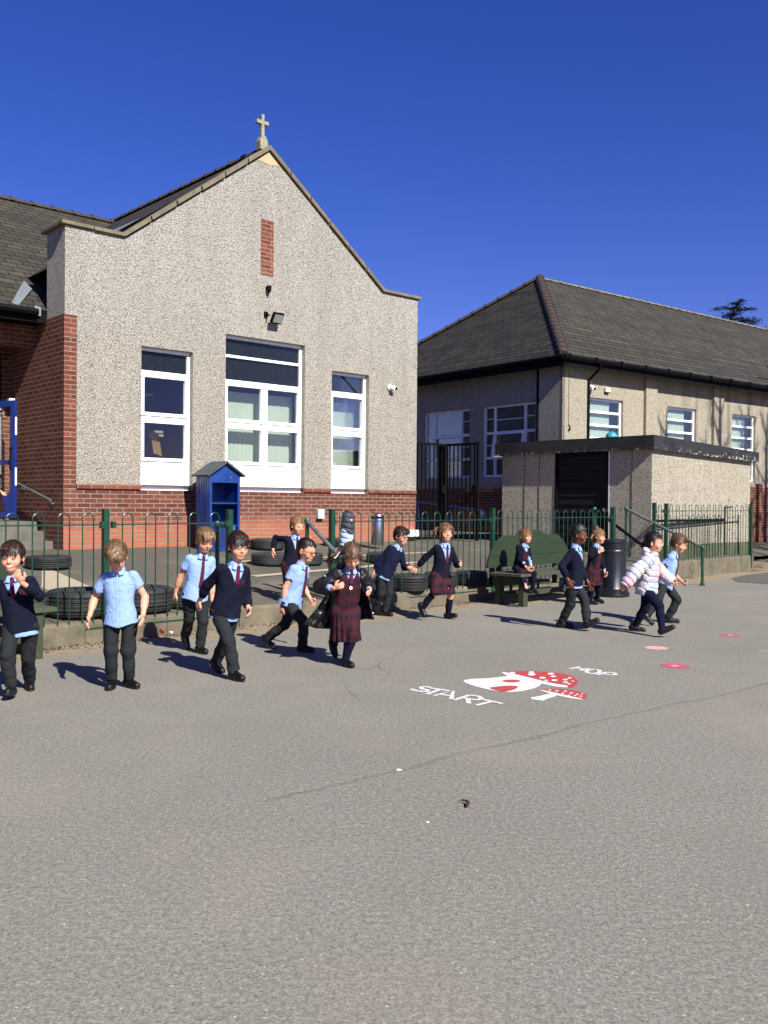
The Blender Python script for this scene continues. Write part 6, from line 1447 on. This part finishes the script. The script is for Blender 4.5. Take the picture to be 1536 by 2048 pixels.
                F.op(fh, np.array([pel[0]-.35, pel[1]-.35, -.1]), np.array([pel[0]+.35, pel[1]+.35, pel[2]-hem*s+.05]), .002, 'sub')
                F.warp(folds(50, .003, seed))
                def fn(X, Y_, Z): return np.maximum(np.sqrt(((X-pel[0]-(Lf*fu+Fd*fw)[0])**2+(Y_-pel[1]-(Lf*fu+Fd*fw)[1])**2))-.085*s, Z-(pel[2]-hem*s+.1))
                c = np.array([pel[0], pel[1], pel[2]-hem*s]); F.op(fn, c-.12, c+.12, .004, 'sub')
            F.mesh('skirt', 'cloth', po, plaid(pel[0], pel[1], Fm))
    # collar and tie
    if top not in ('puffer',):
        F = Field(nb-.12, nb+.12, .0046); cfm = np.array([U, Fm[1], W])
        F.cone(nb-W*.012*s, nb+W*.022*s, .051*s, .044*s, .004); F.cone(nb-W*.06, nb+W*.08*s, .0435*s, .039*s, .002, 'sub')
        def fn(X, Y_, Z):
            px_, py_, pz_ = X-nb[0], Y_-nb[1], Z-nb[2]; u, v, w = [(px_*Fm[i][0]+py_*Fm[i][1]+pz_*Fm[i][2]) for i in range(3)]; return np.maximum(np.abs(u)-.012*s, -v)
        F.op(fn, nb-.07, nb+.07, .002, 'sub')
        for sg in (-1, 1):
            ax = _n(-W*.86+U*sg*.30+Fm[1]*.34); w2 = _n(U*sg*.92+W*.30-Fm[1]*.32); w2 = _n(w2-ax*(w2@ax)); c = nb+Fm[1]*.056*s+U*sg*.026*s-W*.016*s; F.box(c, (.026*s, .018*s, .0040), np.array([ax, w2, np.cross(ax, w2)]), .003, .006)
        F.mesh('collar', 'cloth', po, flat(SHIRT*1.05))
    if tie:
        F = Field(clo(np.array([nb, pel]))[0]-.13, clo(np.array([nb, pel]))[1]+.13, .0046); fr = .071 if top in ('shirt',) else .064
        L = .26 if top == 'shirt' else (.125 if top in ('jumper',) else .19)
        if top in ('coat', 'pincardi'): L = .10
        pts = []; sway = (extra or {}).get('tiesway', 0)
        for a in range(7): t = a/6; w = -.018-L*t; v = np.interp(w, [-.35, -.25, -.15, -.1, -.05, 0], [.095, .097, .093, .088, .076, .058])+(.0 if top != 'shirt' else .006*t); pts.append(nb+W*w*s+Fm[1]*v*s+U*sway*t*s)
        F.ell(pts[0], (.015*s, .011*s, .016*s), Fm, .004)
        for a in range(6):
            wd = (.008+.010*(a+1)/6)*s; c = (pts[a]+pts[a+1])/2; ax = _n(pts[a]-pts[a+1]); n_ = _n(np.cross(U, ax)); F.box(c, (wd, .0045, np.linalg.norm(pts[a]-pts[a+1])*.56), np.array([U, n_, ax]), .003, .004)
        F.mesh('tie', 'cloth', po, lambda V: np.where(((((V-nb)@(W+U*.7))*55) % 1 < .3)[:, None], lin('#331330'), lin('#5e1730')))
    # shoes
    for i in (0, 1):
        a, fd, fp = ank[i]; toe = _n(fd*math.cos(R(fp))-UPV*math.sin(R(fp))); up = _n(np.cross(np.cross(toe, UPV), toe)); up = up if up[2] > 0 else -up; sd = np.cross(toe, up); A = ankles[i]
        F = Field(A-.17, A+.17, .005); sole = A-up*.055*s; Fq = np.array([toe, sd, up])
        F.chain([sole-toe*.03*s+up*.026*s, sole+toe*.04*s+up*.024*s, sole+toe*.10*s+up*.019*s], [.029*s, .028*s, .026*s], .012); F.cone(A-up*.02, sole-toe*.02*s+up*.03*s, .034*s, .034*s, .02)
        def fn(X, Y_, Z): px_, py_, pz_ = X-sole[0], Y_-sole[1], Z-sole[2]; return (px_*up[0]+py_*up[1]+pz_*up[2])+.004
        F.op(fn, sole-.2, sole+.2, .004, 'sub'); F.ell(sole+toe*.036*s+up*.001, (.092*s, .034*s, .011*s), Fq, .004)
        def scol(V): h = (V-sole)@up; return np.where((h < .008)[:, None], lin('#1d1d1f'), lin('#0b0b0d'))
        F.mesh('shoe', 'shoe', po, scol)
    if glasses:
        mb = MB()
        for sg in (-1, 1):
            c = (sg*.031, .092, .0); ring = [hp(c[0]+.019*math.cos(t), c[1]-.25*abs(c[0]+.019*math.cos(t))**1.3+.002, c[2]+.013*math.sin(t)) for t in [2*math.pi*k/14 for k in range(15)]]; mb.tube(ring, .0026*s, 5, caps=False)
            mb.tube([hp(sg*.05, .086, .004), hp(sg*.074, .06, .004), hp(sg*.083, .0, .002)], .0026*s, 5)
        mb.tube([hp(-.011, .094, .003), hp(.011, .094, .003)], .0024*s, 5); mb.build('glasses', 'dark_lens', po, smooth=True)
    return dict(o=po, root=root, pel=pel, nb=nb, shs=shs, elbs=elbs, wrs=wrs, U=U, V=Fm[1], W=W, Fm=Fm, Fd=Fd, Lf=Lf, s=s, hc=hc, HF=HF, top=root[2]+hc[2]+.13*s)
KG = 'schoolchildren in uniform crossing the playground'
PEOPLE = [
 dict(label='grinning dark-haired boy in navy jumper with hand at his mouth at the far left', H=1.18, Y=6.62, px=42, feet=[(20, 1396, .01, 10, -14), (60, 1371, 0, 25, 0)], hands=[(-34, 1222, 0), (45, 1166, -.21, (-.3, -.3, .8), (0, .7, .3), .7)], neck=(28, 1152), yaw=8, head=(6, 4, 0), hair=('fringe', '#3d2818'), smile=True, seed=1, elbow=[None, (-.2, .8, -.9)]),
 dict(label='fair-haired boy in pale blue shirt without tie looking down at the ground', H=1.16, Y=6.85, px=243, feet=[(222, 1378, 0, 5, 0), (264, 1371, 0, 48, 0)], hands=[(179, 1232, -.05), (286, 1230, -.04)], neck=(237, 1139), yaw=4, head=(6, 40, 0), top='shirt', tie=False, hair=('swept', '#7a5c3c'), seed=2, curl=.35),
 dict(label='sandy-haired boy in blue shirt and long tie walking behind the jumper boy', H=1.2, Y=8.45, px=392, feet=[(374, 1286, .06, 35, 50), (404, 1307, 0, 40, 0)], hands=[(347, 1194, .05), (424, 1200, .05)], neck=(403, 1108), yaw=32, head=(36, 22, 0), top='shirt', hair=('short', '#8a6a44'), seed=3),
 dict(label='dark-haired boy in navy jumper with crest striding right with head lowered', H=1.23, Y=7.35, px=452, feet=[(474, 1361, 0, 42, 0), (424, 1336, .02, 40, 22)], hands=[(391, 1212, .12), (497, 1218, -.02)], neck=(470, 1127), yaw=38, head=(34, 10, 0), hair=('fringe', '#33221a'), seed=4),
 dict(label='girl in navy cardigan and tie stepping down from the raised level with arms out', H=1.12, Y=10.95, px=583, feet=[(580, 1203, 0, 40, 0), (596, 1207, .0, 40, 0)], hands=[(546, 1100, .0), (620, 1083, -.16)], neck=(590, 1072), yaw=34, head=(42, 12, 0), top='cardigan', low='skirt', hair=('tied', '#9a7a55'), z0=.21, seed=5),
 dict(label='boy with black-framed glasses in blue shirt and tie taking a long stride', H=1.17, Y=8.65, px=583, feet=[(612, 1304, 0, 65, 0), (541, 1291, .03, 60, 35)], hands=[(566, 1208, -.08), (620, 1197, .12)], neck=(603, 1128), yaw=60, head=(62, 14, 0), top='shirt', hair=('crop', '#241812'), glasses=True, seed=6, extra={'tiesway': .02}),
 dict(label='long-haired girl in open black coat over tartan pinafore looking down', H=1.17, Y=7.95, px=692, feet=[(668, 1300, .06, 25, 50), (695, 1334, 0, 35, 0)], hands=[(668, 1176, -.17, (.6, -.2, .3), (.6, .5, .3), .9), (738, 1182, -.02)], neck=(700, 1136), yaw=18, head=(14, 36, 4), top='coat', low='skirt', hair=('pony', '#6d5238'), seed=7, extra={'hem': .27}, lean=.04, elbow=[(-.8, .8, -.3), None]),
 dict(label='boy with glasses in plain navy jumper holding hands with the girl on his right', H=1.17, Y=11.35, px=771, feet=[(757, 1229, .01, 50, 15), (774, 1232, 0, 50, 0)], hands=[(748, 1142, -.02), (817, 1135, -.08, (.8, -.1, -.2))], neck=(795, 1093), yaw=40, head=(52, 10, 0), top='crew', hair=('short', '#3a2618'), glasses=True, tie=False, smile=True, seed=8),
 dict(label='windblown girl in navy cardigan and tartan skirt with bare knees holding the boy\'s hand', H=1.21, Y=11.1, px=882, feet=[(850, 1226, .09, 40, 55), (901, 1238, 0, 50, -10)], hands=[(834, 1136, .06, (-.9, .1, -.3)), (920, 1129, -.12)], neck=(889, 1088), yaw=32, head=(18, 2, 0), top='cardigan', low='skirt', hair=('wispy', '#8a6546'), seed=9, extra={'hem': .22}, bare=True),
 dict(label='small girl with long hair sitting on the half-round bench with her hands in her lap', H=1.02, Y=12.62, px=1041, feet=[(1058, 1190, .185, 42, 10), (1069, 1186, .185, 42, 10)], hands=[(1052, 1134, -.16), (1063, 1135, -.13)], neck=(1047, 1096), yaw=36, head=(44, 6, 0), top='pincardi', low='skirt', hair=('long', '#8f6d45'), seated=.455, tie=False, seed=10),
 dict(label='smiling boy with short black hair in navy jumper striding right with heel down', H=1.24, Y=10.3, px=1149, feet=[(1121, 1254, .0, 72, 0), (1189, 1260, .03, 70, -32)], hands=[(1136, 1160, -.20), (1176, 1165, .0)], neck=(1151, 1094), yaw=62, head=(70, 8, 0), skin='dark', hair=('afro', '#120d0b'), smile=True, tie=False, seed=11, curl=.35),
 dict(label='blonde girl with a bun and hand at her mouth beside the black bin', H=1.09, Y=12.8, px=1187, feet=[(1184, 1208, 0, 55, 0), (1201, 1203, .02, 50, 15)], hands=[(1199, 1104, -.16, (.2, -.2, .7), (0, .9, .3), .9), (1209, 1143, -.05)], neck=(1193, 1091), yaw=42, head=(62, 6, 0), top='pincardi', low='skirt', hair=('bun', '#a98455'), seed=12, extra={'hem': .24}, elbow=[(.2, .9, -.7), None]),
 dict(label='girl in pale pastel puffer jacket and dark leggings marching right', H=1.17, Y=9.95, px=1295, feet=[(1331, 1270, .03, 68, -28), (1262, 1260, 0, 66, 8)], hands=[(1247, 1172, -.16), (1340, 1160, .1)], neck=(1302, 1110), yaw=62, head=(64, 4, 0), top='puffer', low='tights', hair=('tied', '#2e1d16'), tie=False, smile=True, seed=13, elbow=[(-.7, .8, .1), (-.5, .9, 0)]),
 dict(label='light-haired boy in blue shirt and tie half hidden behind the puffer jacket', H=1.16, Y=10.9, px=1331, feet=[(1290, 1244, .05, 68, 40), (1343, 1246, 0, 72, 0)], hands=[(1316, 1165, .0), (1364, 1163, -.06)], neck=(1347, 1108), yaw=60, head=(62, 20, 0), top='shirt', hair=('swept', '#7d5f3e'), seed=14, lean=.0),
 dict(label='child with auburn hair in tartan skirt cut off by the left edge at the entrance', H=1.15, Y=15.25, px=-12, feet=[(-16, 1037, 0, 60, 0), (-6, 1037, 0, 60, 0)], hands=[(-26, 985, 0), (6, 988, 0)], neck=(-12, 946), yaw=160, head=(160, 5, 0), top='cardigan', low='skirt', hair=('long', '#6b3a22'), tie=False, z0=1.08, seed=15),
]
ONLY = globals().get('ONLY_PEOPLE'); INFO = {}
for i, sp_ in enumerate(PEOPLE):
    if ONLY is not None and i not in ONLY: continue
    t1 = time.time(); INFO[i] = person(group=KG, **sp_); print('person', i, round(time.time()-t1, 2))

# ---- the open black coat of the girl looking down: sleeves, back and wind-blown skirts
simple('coat_black', '#131215', .5, var=.3, scale=14, bs=60, bump=.006)
def coat(I):
    po, s, nb, pel, shs, elbs, wrs, Fm, W, U = [I[k] for k in ('o', 's', 'nb', 'pel', 'shs', 'elbs', 'wrs', 'Fm', 'W', 'U')]
    F = Field(np.min([pel, nb]+shs+wrs+elbs, 0)-.16, np.max([pel, nb]+shs+wrs+elbs, 0)+.16, .0056)
    for i in (0, 1):
        e = elbs[i]*.12+wrs[i]*.88; F.chain([nb-W*.03*s+(shs[i]-nb)*.6, shs[i], elbs[i], e], [.045*s, .058*s, .058*s, .050*s], .03); dd = _n(wrs[i]-elbs[i]); F.cone(e+dd*.004, e+dd*.06, .055*s, .07*s, .004, 'sub'); F.cone(e-dd*.02, e+dd*.02, .034*s, .04*s, .004, 'sub')
    F.tube(pel, Fm, [(0., .125*s, .10*s, 0, -.03*s), (.15*s, .125*s, .10*s, 0, -.03*s), (.27*s, .12*s, .08*s, 0, -.03*s), (.33*s, .085*s, .06*s, 0, -.02*s)], .02)
    F.ell(nb-Fm[1]*.055*s+W*.0*s, (.10*s, .04*s, .05*s), Fm, .02)
    for sg in (-1, 1): F.cone(nb+U*sg*.062*s-Fm[1]*.02*s-W*.0*s, nb+U*sg*.085*s+Fm[1]*.055*s-W*.07*s, .024*s, .018*s, .015)
    def fn(X, Y_, Z):
        px_, py_, pz_ = X-nb[0], Y_-nb[1], Z-nb[2]; u, v, w = [(px_*Fm[i][0]+py_*Fm[i][1]+pz_*Fm[i][2]) for i in range(3)]; return np.maximum(np.abs(u)-.082*s, .012*s-v)
    c = nb-W*.17*s+Fm[1]*.08; F.op(fn, c-.2, c+.2, .006, 'sub'); F.cone(nb-W*.05, nb+W*.1, .058*s, .062*s, .006, 'sub')
    def q(X, Y_, Z): return (.004*vnoise((X, Y_, Z), 80, 4, 2)).astype(np.float32)
    F.warp(q); co = F.mesh('coat', 'coat_black', po)
    rt = I['root']
    cols = [[(664, 1150), (652, 1190), (634, 1216), (606, 1249)], [(672, 1150), (664, 1195), (652, 1228), (632, 1257)], [(682, 1152), (676, 1195), (668, 1230), (661, 1258)], [(700, 1152), (700, 1195), (698, 1225), (694, 1246)], [(716, 1152), (722, 1190), (726, 1216), (731, 1238)], [(728, 1150), (736, 1182), (742, 1208), (749, 1240)]]
    ys = [-.03, .02, .07, .13, .09, -.02]; nu, nv = 31, 22; V = []
    for a in range(nu):
        t = a/(nu-1)*5; i = min(4, int(t)); f = t-i
        for b in range(nv):
            r = b/(nv-1)*3; j = min(2, int(r)); g = r-j
            P = [np.array(cols[m][j])*(1-g)+np.array(cols[m][j+1])*g for m in (i, i+1)]; p = P[0]*(1-f)+P[1]*f; y = ys[i]*(1-f)+ys[i+1]*f
            y += .022*math.sin(a*1.25)*(b/nv)+.008*math.sin(b*1.5)
            V.append(AtY(p[0], p[1], 7.98+y)-rt)
    mb = MB(); mb.poly(V, [(a*nv+b, (a+1)*nv+b, (a+1)*nv+b+1, a*nv+b+1) for a in range(nu-1) for b in range(nv-1)])
    o = mb.build('coat_skirt', 'coat_black', po, smooth=True); m = o.modifiers.new('thick', 'SOLIDIFY'); m.thickness = .016; m.offset = 0
    m = o.modifiers.new('sub', 'SUBSURF'); m.levels = m.render_levels = 1
    for (x, y, dy) in ((738, 1188, -.05), (746, 1226, -.06), (650, 1152, -.12), (640, 1226, -.01)):
        mb = MB(); mb.lathe([(.001, -.006), (.006, -.003), (.007, .003), (.001, .006)], 10); ob = mb.build('snap_button', 'white_plastic', po, smooth=True); ob.location = tuple(AtY(x, y, 7.96+dy)-rt)
if 6 in INFO: coat(INFO[6])
# ---- grey and pale blue puffer coat hung over the fence
def hung_coat():
    c = FP(3.86, -.02, 0); c = AtY(694, 1000, c[1]-.03); o = empty('hanging_coat', (c[0], c[1], 0)); tag(o, 'grey and pale blue quilted coat hung over the fence by the green post', 'coat')
    F = Field((-.2, -.16, .3), (.2, .16, 1.36), .006); I3 = np.eye(3)
    F.tube((0, 0, 0), I3, [(.42, .10, .05, -.03, -.02), (.6, .105, .06, -.03, -.02), (.78, .095, .065, -.02, -.01), (.86, .08, .06, -.005, -.01), (.95, .085, .06, 0, 0), (1.1, .085, .065, .005, 0), (1.22, .075, .06, .01, 0), (1.29, .045, .045, .01, 0)], .02)
    F.warp(lambda X, Y_, Z: (.010*np.exp(-((((Z+.25*X)/.065) % 1-.5)/.13)**2)+.004*vnoise((X, Y_, Z), 60, 2, 2)).astype(np.float32))
    def cc(V):
        z = V[:, 2]+.02*np.sin(V[:, 0]*40)+.35*(V[:, 0]); g = lin('#3a3d44'); b = lin('#a9bccf'); return np.where(((z > .83) & (z < 1.03))[:, None], b, g)
    F.mesh('quilted_shell', 'nylon', o, cc)
    mb = MB(); mb.box(.05, .07, -.07, -.064, 1.17, 1.185); mb.build('logo_tab', 'white_plastic', o)
hung_coat()
